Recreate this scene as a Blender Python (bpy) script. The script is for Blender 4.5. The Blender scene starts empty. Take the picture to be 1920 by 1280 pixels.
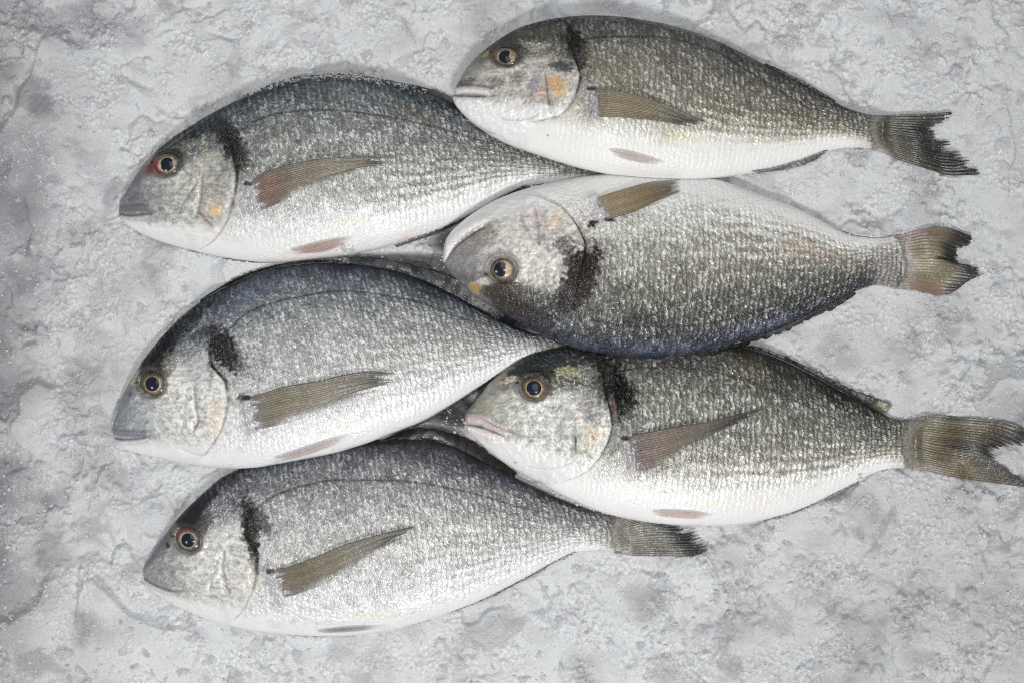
import bpy, math, random
import numpy as np

# ------------------------------------------------------------------ camera, light, exposure
K = 0.0003125            # one drawing unit in metres: the picture is 1920 units = 0.60 m wide on the ice
CAM_H = 1.0              # camera height above the ice, metres
DU = CAM_H / K
scene = bpy.context.scene
col = scene.collection
cam_d = bpy.data.cameras.new('camera')
cam_d.lens = 60.0; cam_d.sensor_width = 36.0; cam_d.clip_start = 0.01; cam_d.clip_end = 50.0
cam = bpy.data.objects.new('camera', cam_d); col.objects.link(cam)
cam.location = (0, 0, CAM_H); cam.rotation_euler = (0, 0, 0)
scene.camera = cam

world = bpy.data.worlds.new("World"); scene.world = world; world.use_nodes = True
bgn = world.node_tree.nodes['Background']
bgn.inputs[0].default_value = (0.97, 0.985, 1.0, 1); bgn.inputs[1].default_value = 0.19

def area(name, loc, size, power, color=(1, 1, 1), target=(0, 0, 0), size_y=None):
    d = bpy.data.lights.new(name, 'AREA'); d.energy = power; d.color = color
    d.shape = 'RECTANGLE'; d.size = size; d.size_y = size_y or size
    o = bpy.data.objects.new(name, d); col.objects.link(o); o.location = loc
    v = [target[i] - loc[i] for i in range(3)]
    from mathutils import Vector
    o.rotation_euler = Vector(v).to_track_quat('-Z', 'Y').to_euler()
    return o
area('shop_lamp', (0.25, -1.05, 1.45), 0.30, 16.5, (1.0, 0.985, 0.96), size_y=0.24)
area('ceiling_softbox', (-0.15, 1.0, 1.9), 1.2, 7.5, (0.97, 0.985, 1.0))
area('side_lamp', (-1.3, -0.35, 1.3), 0.25, 3.5, (1.0, 0.99, 0.97))
area('spot_overhead', (0.03, -0.12, 1.9), 0.09, 10.0, (1.0, 0.99, 0.97))

scene.view_settings.view_transform = 'Standard'
scene.view_settings.look = 'None'
scene.view_settings.exposure = 0.0
scene.view_settings.gamma = 1.0
scene.view_settings.use_curve_mapping = False
scene.cycles.use_denoising = False
scene.cycles.pixel_filter_type = 'BLACKMAN_HARRIS'
scene.cycles.filter_width = 1.15
scene.cycles.max_bounces = 8
scene.cycles.sample_clamp_indirect = 2.5
scene.cycles.sample_clamp_direct = 5.0

ALB = 1.0 / 0.93
def srgb(r, g, b, k=ALB):
    o = []
    for c in (r, g, b):
        c = c / 255.0
        c = c / 12.92 if c <= 0.04045 else ((c + 0.055) / 1.055) ** 2.4
        o.append(min(0.88, c * k))
    return np.array(o)

# ------------------------------------------------------------------ numpy noise
def h2(ix, iy, s=0):
    n = (ix.astype(np.int64) * 374761393 + iy.astype(np.int64) * 668265263 + s * 1274126177) & 0xffffffff
    n = ((n ^ (n >> 13)) * 1274126177) & 0xffffffff
    n = ((n ^ (n >> 16)) * 2246822519) & 0xffffffff
    return ((n ^ (n >> 15)) & 0xffffff).astype(np.float64) / 16777216.0
def perlin(x, y, s=0):
    xi = np.floor(x); yi = np.floor(y); xf = x - xi; yf = y - yi
    u = xf * xf * xf * (xf * (xf * 6 - 15) + 10); v = yf * yf * yf * (yf * (yf * 6 - 15) + 10)
    def g(dx, dy):
        a = h2(xi + dx, yi + dy, s) * 2 * math.pi
        return np.cos(a) * (xf - dx) + np.sin(a) * (yf - dy)
    a = g(0, 0) * (1 - u) + g(1, 0) * u
    b = g(0, 1) * (1 - u) + g(1, 1) * u
    return (a * (1 - v) + b * v) * 1.45
def fbm(x, y, s=0, o=4):
    r = 0; a = 1; t = 0
    for i in range(o):
        r = r + a * perlin(x * 2 ** i + 17.3 * i, y * 2 ** i - 9.1 * i, s + i); t += a; a *= 0.5
    return r / t * 1.3
def worley(x, y, s=0):
    xi = np.floor(x); yi = np.floor(y)
    f1 = np.full(x.shape, 9.0); f2 = np.full(x.shape, 9.0); idv = np.zeros(x.shape)
    for dx in (-1, 0, 1):
        for dy in (-1, 0, 1):
            cx = xi + dx; cy = yi + dy
            qx = cx + h2(cx, cy, s); qy = cy + h2(cx, cy, s + 7)
            d = np.hypot(qx - x, qy - y)
            near = d < f1
            f2 = np.where(near, f1, np.minimum(f2, d))
            idv = np.where(near, h2(cx, cy, s + 13), idv)
            f1 = np.where(near, d, f1)
    return f1, f2, idv
def ss(a, b, x):
    t = np.clip((x - a) / (b - a), 0, 1); return t * t * (3 - 2 * t)
def pchip(xs, ys, x):
    xs = np.array(xs, float); ys = np.array(ys, float)
    h = np.diff(xs); d = np.diff(ys) / h
    m = np.zeros(len(xs)); m[0] = d[0]; m[-1] = d[-1]
    for i in range(1, len(xs) - 1):
        if d[i - 1] * d[i] > 0:
            w1 = 2 * h[i] + h[i - 1]; w2 = h[i] + 2 * h[i - 1]
            m[i] = (w1 + w2) / (w1 / d[i - 1] + w2 / d[i])
    x = np.clip(x, xs[0], xs[-1])
    i = np.clip(np.searchsorted(xs, x) - 1, 0, len(xs) - 2)
    t = (x - xs[i]) / h[i]
    return (ys[i] * (1 + 2 * t) * (1 - t) ** 2 + m[i] * h[i] * t * (1 - t) ** 2
            + ys[i + 1] * t * t * (3 - 2 * t) + m[i + 1] * h[i] * t * t * (t - 1))
def polydist(px, py, pts):
    """distance to polyline, signed side, and position 0..1 along it"""
    pts = np.array(pts, float); seg = np.hypot(*np.diff(pts, axis=0).T); cum = np.r_[0, np.cumsum(seg)]
    best = np.full(px.shape, 1e9); side = np.zeros(px.shape); tt = np.zeros(px.shape)
    for k in range(len(pts) - 1):
        ax, ay = pts[k]; bx, by = pts[k + 1]; vx, vy = bx - ax, by - ay
        t = np.clip(((px - ax) * vx + (py - ay) * vy) / (vx * vx + vy * vy), 0, 1)
        dx = px - ax - t * vx; dy = py - ay - t * vy; d = np.hypot(dx, dy)
        m = d < best
        best = np.where(m, d, best); side = np.where(m, np.sign(vx * dy - vy * dx), side)
        tt = np.where(m, (cum[k] + t * seg[k]) / cum[-1], tt)
    return best, side, tt
def resample(pts, n):
    """smooth curve through points, n samples evenly spaced"""
    p = np.array(pts, float)
    c = np.r_[0, np.cumsum(np.hypot(*np.diff(p, axis=0).T))]
    t = np.linspace(0, c[-1], n)
    return np.c_[pchip(c, p[:, 0], t), pchip(c, p[:, 1], t)]
def blur(a, r, it=2):
    for _ in range(it):
        for ax in (0, 1):
            p = np.pad(a, [(r, r) if k == ax else (0, 0) for k in (0, 1)], mode='edge')
            c = np.cumsum(p, axis=ax); c = np.insert(c, 0, 0, axis=ax)
            n = a.shape[ax]
            hi = np.take(c, np.arange(2 * r + 1, 2 * r + 1 + n), axis=ax); lo = np.take(c, np.arange(0, n), axis=ax)
            a = (hi - lo) / (2 * r + 1)
    return a

# ------------------------------------------------------------------ height rasters (2 units per cell)
RX0, RY0, RX1, RY1, RS = -300, -300, 2240, 1580, 2
RW, RH = (RX1 - RX0) // RS, (RY1 - RY0) // RS
NONE = -999.0
HF = np.full((RH, RW), NONE)      # top of the fish laid so far
HB = np.full((RH, RW), 999.0)     # underside of everything, to press the ice down
def rc(px, py):
    return (np.clip(((py - RY0) / RS).astype(int), 0, RH - 1), np.clip(((px - RX0) / RS).astype(int), 0, RW - 1))
def sample(R, px, py):
    x = np.clip((px - RX0) / RS - 0.5, 0, RW - 1.001); y = np.clip((py - RY0) / RS - 0.5, 0, RH - 1.001)
    xi = x.astype(int); yi = y.astype(int); fx = x - xi; fy = y - yi
    return (R[yi, xi] * (1 - fx) + R[yi, xi + 1] * fx) * (1 - fy) + (R[yi + 1, xi] * (1 - fx) + R[yi + 1, xi + 1] * fx) * fy

# ------------------------------------------------------------------ mesh helpers
def mesh_from(name, verts, quads, mat, parent=None, colr=None, aux=None, tris=None, smooth=True):
    me = bpy.data.meshes.new(name)
    nq = len(quads); nt = 0 if tris is None else len(tris)
    me.vertices.add(len(verts)); me.vertices.foreach_set('co', np.ascontiguousarray(verts, np.float32).ravel())
    loops = np.asarray(quads, np.int32).ravel()
    starts = np.arange(nq) * 4
    if nt:
        starts = np.r_[starts, nq * 4 + np.arange(nt) * 3]
        loops = np.r_[loops, np.asarray(tris, np.int32).ravel()]
    me.loops.add(len(loops)); me.loops.foreach_set('vertex_index', loops.astype(np.int32))
    me.polygons.add(nq + nt); me.polygons.foreach_set('loop_start', starts.astype(np.int32))
    me.polygons.foreach_set('use_smooth', np.full(nq + nt, smooth, bool))
    me.update(calc_edges=True)
    for nm, arr in (('Col', colr), ('Aux', aux)):
        if arr is not None:
            at = me.color_attributes.new(nm, 'FLOAT_COLOR', 'POINT')
            arr = np.asarray(arr, np.float32)
            if arr.shape[1] == 3: arr = np.c_[arr, np.ones(len(arr), np.float32)]
            at.data.foreach_set('color', np.ascontiguousarray(arr, np.float32).ravel())
    me.materials.append(mat)
    o = bpy.data.objects.new(name, me); col.objects.link(o)
    if parent is not None: o.parent = parent
    return o
def grid_quads(nu, nv, off=0, flip=False):
    i, j = np.meshgrid(np.arange(nu - 1), np.arange(nv - 1), indexing='ij')
    a = (i * nv + j).ravel() + off
    q = np.c_[a, a + nv, a + nv + 1, a + 1]
    return q[:, ::-1] if flip else q
def W(px, py, z):            # drawing units (photo x, photo y, height) to metres
    return np.c_[np.ravel(px - 960) * K, np.ravel(640 - py) * K, np.ravel(z) * K]

# ------------------------------------------------------------------ materials
def newmat(name):
    m = bpy.data.materials.new(name); m.use_nodes = True
    nt = m.node_tree; return m, nt, nt.nodes['Principled BSDF']
def attr(nt, name):
    n = nt.nodes.new('ShaderNodeAttribute'); n.attribute_name = name; return n
def node(nt, t, **kw):
    n = nt.nodes.new(t)
    for k, v in kw.items(): setattr(n, k, v)
    return n
def coords(nt, scale):
    tc = node(nt, 'ShaderNodeTexCoord'); mp = node(nt, 'ShaderNodeMapping')
    mp.inputs['Scale'].default_value = (scale[0], scale[1], scale[2])
    nt.links.new(tc.outputs['Object'], mp.inputs['Vector']); return mp.outputs[0]
def noise_n(nt, vec, scale, detail=3, dist=0.0, rough=0.5):
    n = node(nt, 'ShaderNodeTexNoise'); n.inputs['Scale'].default_value = scale
    n.inputs['Detail'].default_value = detail; n.inputs['Distortion'].default_value = dist
    n.inputs['Roughness'].default_value = rough
    nt.links.new(vec, n.inputs['Vector']); return n

def make_skin():
    m, nt, p = newmat('fish_skin')
    a = attr(nt, 'Col'); x = attr(nt, 'Aux'); L = nt.links.new
    sep = node(nt, 'ShaderNodeSeparateColor'); L(x.outputs['Color'], sep.inputs[0])
    L(a.outputs['Color'], p.inputs['Base Color'])
    L(sep.outputs[0], p.inputs['Roughness']); L(sep.outputs[1], p.inputs['Metallic'])
    vec = coords(nt, (1, 1, 1))
    n1 = noise_n(nt, vec, 520, 2, 1.2)
    b = node(nt, 'ShaderNodeBump'); b.inputs['Distance'].default_value = 0.0005
    L(sep.outputs[2], b.inputs['Strength']); L(n1.outputs[0], b.inputs['Height']); L(b.outputs[0], p.inputs['Normal'])
    L(x.outputs['Alpha'], p.inputs['Specular IOR Level'])
    # wet film
    n2 = noise_n(nt, vec, 165, 2.5, 2.6)
    c = node(nt, 'ShaderNodeBump'); c.inputs['Distance'].default_value = 0.0030
    n3 = noise_n(nt, vec, 26, 2, .6); mr = node(nt, 'ShaderNodeMapRange'); mr.inputs[1].default_value = .42; mr.inputs[2].default_value = .62
    mr.inputs[3].default_value = .12; mr.inputs[4].default_value = 1.0; L(n3.outputs[0], mr.inputs[0]); L(mr.outputs[0], c.inputs['Strength'])
    L(n2.outputs[0], c.inputs['Height']); L(c.outputs[0], p.inputs['Coat Normal'])
    mc = node(nt, 'ShaderNodeMapRange'); mc.inputs[1].default_value = .48; mc.inputs[2].default_value = .60; mc.inputs[3].default_value = .12; mc.inputs[4].default_value = 1.0; L(n3.outputs[0], mc.inputs[0]); L(mc.outputs[0], p.inputs['Coat Weight']); p.inputs['Coat Roughness'].default_value = 0.05; p.inputs['Coat IOR'].default_value = 1.45
    p.inputs['IOR'].default_value = 1.42; p.inputs['Specular IOR Level'].default_value = 0.34
    return m
def make_fin():
    m, nt, p = newmat('fin_membrane')
    a = attr(nt, 'Col'); L = nt.links.new
    L(a.outputs['Color'], p.inputs['Base Color']); L(a.outputs['Alpha'], p.inputs['Alpha'])
    p.inputs['Roughness'].default_value = 0.38
    vec = coords(nt, (1, 1, 1)); n1 = noise_n(nt, vec, 260, 3, 1.5)
    b = node(nt, 'ShaderNodeBump'); b.inputs['Distance'].default_value = 0.0012; b.inputs['Strength'].default_value = 0.7
    L(n1.outputs[0], b.inputs['Height']); L(b.outputs[0], p.inputs['Coat Normal'])
    p.inputs['Coat Weight'].default_value = 0.6; p.inputs['Coat Roughness'].default_value = 0.16
    return m
def make_eye():
    m, nt, p = newmat('eye_surface')
    a = attr(nt, 'Col'); nt.links.new(a.outputs['Color'], p.inputs['Base Color'])
    p.inputs['Roughness'].default_value = 0.25; p.inputs['Coat Weight'].default_value = 0.7; p.inputs['Specular IOR Level'].default_value = 0.2
    p.inputs['Coat Roughness'].default_value = 0.02
    return m
def make_ice():
    m, nt, p = newmat('wet_crushed_ice'); L = nt.links.new
    a = attr(nt, 'Col'); L(a.outputs['Color'], p.inputs['Base Color'])
    vec = coords(nt, (1, 1, 1))
    r = noise_n(nt, vec, 90, 4, 0.5)
    mr = node(nt, 'ShaderNodeMapRange'); mr.inputs[1].default_value = 0.35; mr.inputs[2].default_value = 0.65
    mr.inputs[3].default_value = 0.30; mr.inputs[4].default_value = 0.5
    L(r.outputs[0], mr.inputs[0]); L(mr.outputs[0], p.inputs['Roughness'])
    n1 = noise_n(nt, vec, 650, 5, 0.0, 0.7)
    b = node(nt, 'ShaderNodeBump'); b.inputs['Distance'].default_value = 0.0012; b.inputs['Strength'].default_value = 0.7
    L(n1.outputs[0], b.inputs['Height']); L(b.outputs[0], p.inputs['Normal'])
    p.inputs['Subsurface Weight'].default_value = 0.85
    p.inputs['Subsurface Radius'].default_value = (0.9, 1.0, 1.05)
    p.inputs['Subsurface Scale'].default_value = 0.0013
    p.inputs['IOR'].default_value = 1.31
    gz = noise_n(nt, vec, 34, 4, .4); gm_ = node(nt, 'ShaderNodeMapRange'); gm_.inputs[1].default_value = .56; gm_.inputs[2].default_value = .66; gm_.inputs[3].default_value = 0; gm_.inputs[4].default_value = .8
    L(gz.outputs[0], gm_.inputs[0]); L(gm_.outputs[0], p.inputs['Coat Weight']); p.inputs['Coat Roughness'].default_value = .12
    L(b.outputs[0], p.inputs['Coat Normal'])
    return m
def make_crystal():
    m, nt, p = newmat('clear_ice_grain'); L = nt.links.new
    p.inputs['Base Color'].default_value = (0.86, 0.87, 0.88, 1)
    p.inputs['Transmission Weight'].default_value = 0.45; p.inputs['Roughness'].default_value = 0.06
    p.inputs['IOR'].default_value = 1.31
    vec = coords(nt, (1, 1, 1)); n1 = noise_n(nt, vec, 500, 3, 0.3)
    b = node(nt, 'ShaderNodeBump'); b.inputs['Distance'].default_value = 0.0006; b.inputs['Strength'].default_value = 0.5
    L(n1.outputs[0], b.inputs['Height']); L(b.outputs[0], p.inputs['Normal'])
    return m
SKIN, FIN, EYE, ICE, CRYSTAL = make_skin(), make_fin(), make_eye(), make_ice(), make_crystal()
FROST = make_crystal(); FROST.name = 'wet_frost'
FROST.node_tree.nodes['Principled BSDF'].inputs['Transmission Weight'].default_value = .88
FROST.node_tree.nodes['Principled BSDF'].inputs['Base Color'].default_value = (.45, .48, .50, 1); FROST.node_tree.nodes['Principled BSDF'].inputs['Roughness'].default_value = .3

# ------------------------------------------------------------------ ice height field
GAPS = [(970, 606, 50, 16), (965, 372, 60, 22), (760, 492, 120, 16), (840, 500, 50, 24), (870, 455, 60, 24), (870, 775, 60, 26), (960, 700, 50, 22), (800, 812, 60, 14), (1110, 322, 40, 12), (1030, 650, 40, 14), (930, 720, 40, 30)]  # hollows between fish: ice sunk here, and shade painted into its colour
def knob(f1, r):
    return np.clip(1 - (f1 / r) ** 2, 0, 1) ** 1.5
# lumps of every size thrown on top of each other; kept as rasters of height, whiteness and wetness
IC = 1.5
IW, IHt = int((RX1 - RX0) / IC), int((RY1 - RY0) / IC)
gy_, gx_ = np.meshgrid(RY0 + (np.arange(IHt) + .5) * IC, RX0 + (np.arange(IW) + .5) * IC, indexing='ij')
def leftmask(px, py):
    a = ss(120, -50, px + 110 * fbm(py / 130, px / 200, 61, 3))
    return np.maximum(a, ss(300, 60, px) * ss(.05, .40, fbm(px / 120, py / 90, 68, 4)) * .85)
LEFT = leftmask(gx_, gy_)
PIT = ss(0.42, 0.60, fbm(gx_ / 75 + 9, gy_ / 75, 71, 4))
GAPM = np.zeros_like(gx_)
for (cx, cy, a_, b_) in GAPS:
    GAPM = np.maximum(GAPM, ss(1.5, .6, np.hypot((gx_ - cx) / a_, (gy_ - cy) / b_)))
BASEH = 15 * fbm(gx_ / 330, gy_ / 330, 1, 2) + 11 * fbm(gx_ / 110, gy_ / 110, 5, 3) - 22 * LEFT - 12 * PIT - 60 * GAPM
LH = BASEH - 8.0 + 2.0 * fbm(gx_ / 20, gy_ / 20, 9, 3)
LV = np.full_like(LH, .45)             # 0 white frost .. 1 clear wet ice
rs = np.random.RandomState(12)
def throw(n, r0, r1, amp, sink, spread):
    for _ in range(n):
        cx, cy = rs.uniform(RX0, RX1), rs.uniform(RY0, RY1)
        ra = rs.uniform(r0, r1); rb = ra * rs.uniform(.6, 1.0); an = rs.uniform(0, 6.283)
        ic_, ir_ = int((cx - RX0) / IC), int((cy - RY0) / IC); w_ = int(ra * 1.6 / IC) + 1
        x0, x1, y0, y1 = max(0, ic_ - w_), min(IW, ic_ + w_), max(0, ir_ - w_), min(IHt, ir_ + w_)
        p1, p2, p3 = rs.uniform(0, 6.283, 3); k1, k2 = rs.uniform(.04, .16, 2)
        tx, ty = rs.normal(0, .10, 2); zc = rs.normal(sink, spread); vv = rs.beta(.8, 2.4); cut = rs.uniform(.45, .9)
        if x1 - x0 < 2 or y1 - y0 < 2: continue
        X = gx_[y0:y1, x0:x1] - cx; Y = gy_[y0:y1, x0:x1] - cy
        xr = (X * math.cos(an) + Y * math.sin(an)) / ra; yr = (-X * math.sin(an) + Y * math.cos(an)) / rb
        th = np.arctan2(yr, xr)
        r = np.hypot(xr, yr) * (1 + k1 * np.cos(3 * th + p1) + k2 * np.cos(5 * th + p2) + .05 * np.cos(9 * th + p3))
        b0 = BASEH[min(IHt - 1, max(0, ir_)), min(IW - 1, max(0, ic_))]
        dome = amp * ra * np.clip(1 - r ** 2.2, 0, 1) ** (1.25 if ra > 40 else .95)
        dome = np.minimum(dome, amp * ra * cut + 0 * X)                      # worn flat top
        z = b0 + zc + dome + tx * X + ty * Y - np.clip(r - .92, 0, 1) * ra * (1.1 if ra > 24 else 1.8)
        o_ = LH[y0:y1, x0:x1]; v_ = LV[y0:y1, x0:x1]
        kk = 2.2                                                           # frozen together: soft union
        hmix = np.clip(.5 + .5 * (z - o_) / kk, 0, 1)
        LH[y0:y1, x0:x1] = o_ * (1 - hmix) + z * hmix + kk * hmix * (1 - hmix)
        wv = min(1.0, .25 + ra / 45); hmix = hmix * wv
        LV[y0:y1, x0:x1] = v_ * (1 - hmix) + (vv - (.10 + .5 * vv) * ss(.55, .92, r) + .25 * vv * ss(.8, .2, r)) * hmix
throw(150, 90, 150, .12, -7.0, 2.0)
throw(330, 50, 90, .17, -7.0, 2.5)
throw(1700, 24, 50, .27, -6.0, 3.2)
throw(4600, 11, 24, .38, -3.6, 3.4)
throw(13000, 5, 11, .46, -1.4, 3.2)
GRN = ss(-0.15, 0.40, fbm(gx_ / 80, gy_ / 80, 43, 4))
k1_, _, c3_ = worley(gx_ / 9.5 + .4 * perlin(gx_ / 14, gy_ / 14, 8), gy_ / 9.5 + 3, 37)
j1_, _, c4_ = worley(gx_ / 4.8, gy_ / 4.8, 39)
LH = blur(LH, 1, 1)
LH += (.25 + .75 * GRN) * (4.0 * knob(k1_, .75) * ss(.1, .6, c3_) + 2.6 * knob(j1_, .8) * c4_) + .4 * perlin(gx_ / 4.5, gy_ / 4.5, 51)
LV = blur(LV, 1, 1)
def isample(R_, px, py):
    x = np.clip((px - RX0) / IC - .5, 0, IW - 1.001); y = np.clip((py - RY0) / IC - .5, 0, IHt - 1.001)
    xi = x.astype(int); yi = y.astype(int); fx = x - xi; fy = y - yi
    return (R_[yi, xi] * (1 - fx) + R_[yi, xi + 1] * fx) * (1 - fy) + (R_[yi + 1, xi] * (1 - fx) + R_[yi + 1, xi + 1] * fx) * fy
def ice_height(px, py):
    return isample(LH, px, py) - 3.0
ry, rx = np.meshgrid(RY0 + (np.arange(RH) + .5) * RS, RX0 + (np.arange(RW) + .5) * RS, indexing='ij')
HI = ice_height(rx, ry)
HIB = blur(HI, 8, 2)

# ------------------------------------------------------------------ fish builder
QS = [0, .03, .08, .16, .26, .38, .52, .68, .82, .93, 1.0]
TS = [0, .34, .55, .74, .90, 1.0, .96, .72, .44, .24, .05]
def lay(F):
    S = np.array(F['snout'], float); T = np.array(F['tailbase'], float); Lb = np.hypot(*(T - S)); ex = (T - S) / Lb
    Tm = F.get('T', 60)
    def tp(p, k=0.0, z=None):
        p = np.array(p, float)
        u = float(np.clip((p - S) @ ex / Lb, 0, 1))
        if z is None:
            z = .5 * (np.interp(u, [0, .35, .7, 1], F['zd']) + np.interp(u, [0, .35, .7, 1], F['zv'])) if k else 0
            z += k * Tm * np.interp(u, QS, TS)
        f = (DU - z) / DU
        return (960 + (p[0] - 960) * f, 640 + (p[1] - 640) * f)
    def edge(pts, zz): 
        return [tp(p, z=np.interp(np.clip((np.array(p, float) - S) @ ex / Lb, 0, 1), [0, .35, .7, 1], zz)) for p in pts]
    G = dict(F)
    G['dorsal'] = edge(F['dorsal'], F['zd']); G['ventral'] = edge(F['ventral'], F['zv'])
    G['snout'] = tp(F['snout'], z=F['zd'][0]); G['tailbase'] = tp(F['tailbase'], z=F['zd'][3])
    for k in ('gill', 'lateral', 'slit'): G[k] = [tp(p, .8) for p in F[k]]
    for k in ('blobs', 'blue'): G[k] = [tp(b[:2], .8) + tuple(b[2:]) for b in F[k]]
    for k in ('lines', 'lips'): G[k] = [([tp(p, .8) for p in l[0]],) + tuple(l[1:]) for l in F[k]]
    G['eye'] = tp(F['eye'][:2], .9) + tuple(F['eye'][2:])
    G['fins'] = []
    for fn in F['fins']:
        fn = dict(fn)
        for k in ('base', 'end', 'up', 'low'):
            if fn.get('on_body'): fn[k] = [tp(p, .8) for p in fn[k]]
            elif fn['name'] == 'tail_fin': fn[k] = [tp(p, z=9) for p in fn[k]]
            else: fn[k] = edge(fn[k], F['zd'] if fn['name'] == 'dorsal_fin' else F['zv'])
        G['fins'].append(fn)
    return G
def build_fish(F):
    F = lay(F)
    S = np.array(F['snout'], float); T = np.array(F['tailbase'], float)
    Lb = np.hypot(*(T - S)); ex = (T - S) / Lb
    ey = np.array([ex[1], -ex[0]])              # towards the photo's top
    if F.get('flip'): ey = -ey
    def loc(p):
        p = np.array(p, float); d = p - S; return d @ ex, d @ ey
    def edge(pts):
        a, b = loc(pts); A = [0.0]; B = [0.0]
        for x, y in zip(a, b):
            if x > A[-1] + 1.0: A.append(x); B.append(y)
        A = np.array(A); B = np.array(B)
        if A[-1] < Lb: A = np.r_[A, Lb]; B = np.r_[B, B[-1]]
        return np.sqrt(A), B
    qd, bd_ = edge(F['dorsal']); qv, bv_ = edge(F['ventral'])
    NU, NV, NB = F.get('nu', 620), 300, 50
    t = np.linspace(0, 1, NU); dl = 0.03
    a = Lb * (np.sqrt(t * t + dl * dl) - dl) / (math.sqrt(1 + dl * dl) - dl)
    bd = pchip(qd, bd_, np.sqrt(a)); bv = pchip(qv, bv_, np.sqrt(a))
    u = a / Lb
    Tm = F.get('T', 60); th = Tm * pchip(np.sqrt(QS), TS, np.sqrt(u))
    zd = np.interp(u, [0, .35, .7, 1], F['zd']); zv = np.interp(u, [0, .35, .7, 1], F['zv'])
    zd = np.convolve(np.pad(zd, 40, mode='edge'), np.ones(81) / 81, 'valid'); zv = np.convolve(np.pad(zv, 40, mode='edge'), np.ones(81) / 81, 'valid')
    def ring(phi, k):
        c = np.cos(phi)[None, :]; s = np.sin(phi)[None, :]
        b = (bd + bv)[:, None] / 2 + (bd - bv)[:, None] / 2 * c
        v = (1 - c) / 2
        z = zd[:, None] * (1 - v) + zv[:, None] * v + k * th[:, None] * np.sign(s) * np.abs(s) ** 0.86
        return a[:, None] + 0 * b, b, z, v + 0 * b
    A1, B1, Z1, V1 = ring(np.linspace(0, math.pi, NV), 1.0)
    A2, B2, Z2, V2 = ring(np.linspace(math.pi, 2 * math.pi, NB + 2)[1:-1], 0.72)
    def world2(A, B): return S[0] + A * ex[0] + B * ey[0], S[1] + A * ex[1] + B * ey[1]
    X1, Y1 = world2(A1, B1); X2, Y2 = world2(A2, B2)
    # drape over fish already laid
    hz = sample(HF, X1, Y1); Z1 = np.maximum(Z1, np.where(hz > -100, hz + 2.0, -1e3))
    hz = sample(HF, X2, Y2); Z2 = np.maximum(Z2, np.where(hz > -100, hz + 1.0, -1e3))
    U = A1 / Lb; V = V1
    # ------------- relief and paint
    hgt = np.zeros_like(Z1); sd_, side, tt = polydist(X1, Y1, F['gill'])
    # side > 0 is behind the gill cover
    sgn = F.get('gside', -1)
    sd = sd_ * side * sgn
    gx = np.array(F['gill'], float); ga, gb = loc(gx)
    o = np.argsort(gb); gcut = np.interp(B1, gb[o], ga[o])      # where head ends at this height
    rel = A1 - gcut
    head = ss(4, -4, rel)
    fade = ss(0, .10, tt) * ss(1.0, .92, tt)
    body = 1 - ss(12, -6, rel + 5 * perlin(X1 / 9, Y1 / 9, 3))
    sdb = F.get('seed', 1) * 100
    # scales
    wa = A1 + 3.6 * perlin(A1 / 24, B1 / 24, sdb + 1) + 3.0 * perlin(A1 / 9, B1 / 11, sdb + 18) + 34 * (V - .45) ** 2 - 10 * V
    ca = 10.4 - 1.6 * ss(.4, 1, U); x = wa / 10.0
    y = V * F.get('rows', 32) + 0.55 * perlin(A1 / 30, B1 / 30, sdb + 2) + .5 * perlin(A1 / 9, B1 / 9, sdb + 19)
    yy = y + 0.5 * (np.floor(x) % 2); fy = yy - np.floor(yy) - .5
    xs_ = x - 0.36 * (1 - 4 * fy * fy)
    fx = xs_ - np.floor(xs_); rid = h2(np.floor(xs_), np.floor(yy), sdb + 3); rid2 = h2(np.floor(xs_), np.floor(yy), sdb + 4)
    sqz = np.clip(1 - np.abs(perlin(A1 / 6.8 + .5 * perlin(A1 / 9, B1 / 9, sdb + 31) - 0, B1 / 12 + A1 / 34, sdb + 32)) * 3.8, 0, 1) * ss(-.5, .4, perlin(A1 / 9, B1 / 12, sdb + 33))
    cres = np.exp(-((fx - .55 - .30 * (rid2 - .5)) / (.12 + .10 * rid)) ** 2) * ss(.52, .25, np.abs(fy + .3 * (rid2 - .5))) * (rid > .22)
    cres = np.clip(cres * .75 + .75 * sqz, 0, 1.1)
    pocket = np.exp(-((fx - .90) / .13) ** 2)
    scale_zone = body * ss(0, .06, V) * (1 - ss(F.get('belly', .80) - .10, F.get('belly', .80) + .16, V + .09 * fbm(A1 / 34, B1 / 24, sdb + 5, 3)))
    neck = head * ss(.36, .26, V) * ss(.10, .16, U)           # scaled nape
    scale_zone = np.clip(scale_zone + neck, 0, 1)
    st = np.clip(1 - np.abs(perlin(A1 / 5.0 + 2.2 * perlin(A1 / 13, B1 / 13, sdb + 8), B1 / 12.0 + A1 / 30, sdb + 6)) * 3.4, 0, 1)
    st2 = np.clip(1 - np.abs(perlin(A1 / 3.4, B1 / 7.5 - A1 / 22, sdb + 7)) * 3.2, 0, 1)
    hgt += np.maximum(scale_zone, .38 * body * ss(.12, .3, U)) * ((fx - .5) * (1.3 + 1.2 * rid) + 2.6 * (rid2 - .5) * fy + 1.0 * st + .9 * cres)
    hgt += (0.18 + .82 * scale_zone) * 0.7 * perlin(A1 / 3.6, B1 / 4.6, sdb + 9)
    # head relief
    hgt += fade * (5.0 * np.exp(np.clip(sd, -400, 0) / 20) * (sd <= 0) - 4.5 * np.exp(-np.clip(sd, 0, 400) / 6) * (sd > 0))
    hgt += 3.4 * ss(14, -20, rel) * ss(0.05, .25, V) * ss(.95, .7, V) * ss(0, .1, U)
    # colour ramp across the flank
    P = F['pal']
    vn = V + .05 * perlin(A1 / 60, B1 / 40, sdb + 10) + .02 * perlin(A1 / 9, B1 / 9, sdb + 11)
    vs = [0, .07, .16, .32, .50, .66, .80, 1.0]
    C = np.stack([np.interp(vn, vs, [srgb(*c)[k] for c in P]) for k in range(3)], -1)
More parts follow.
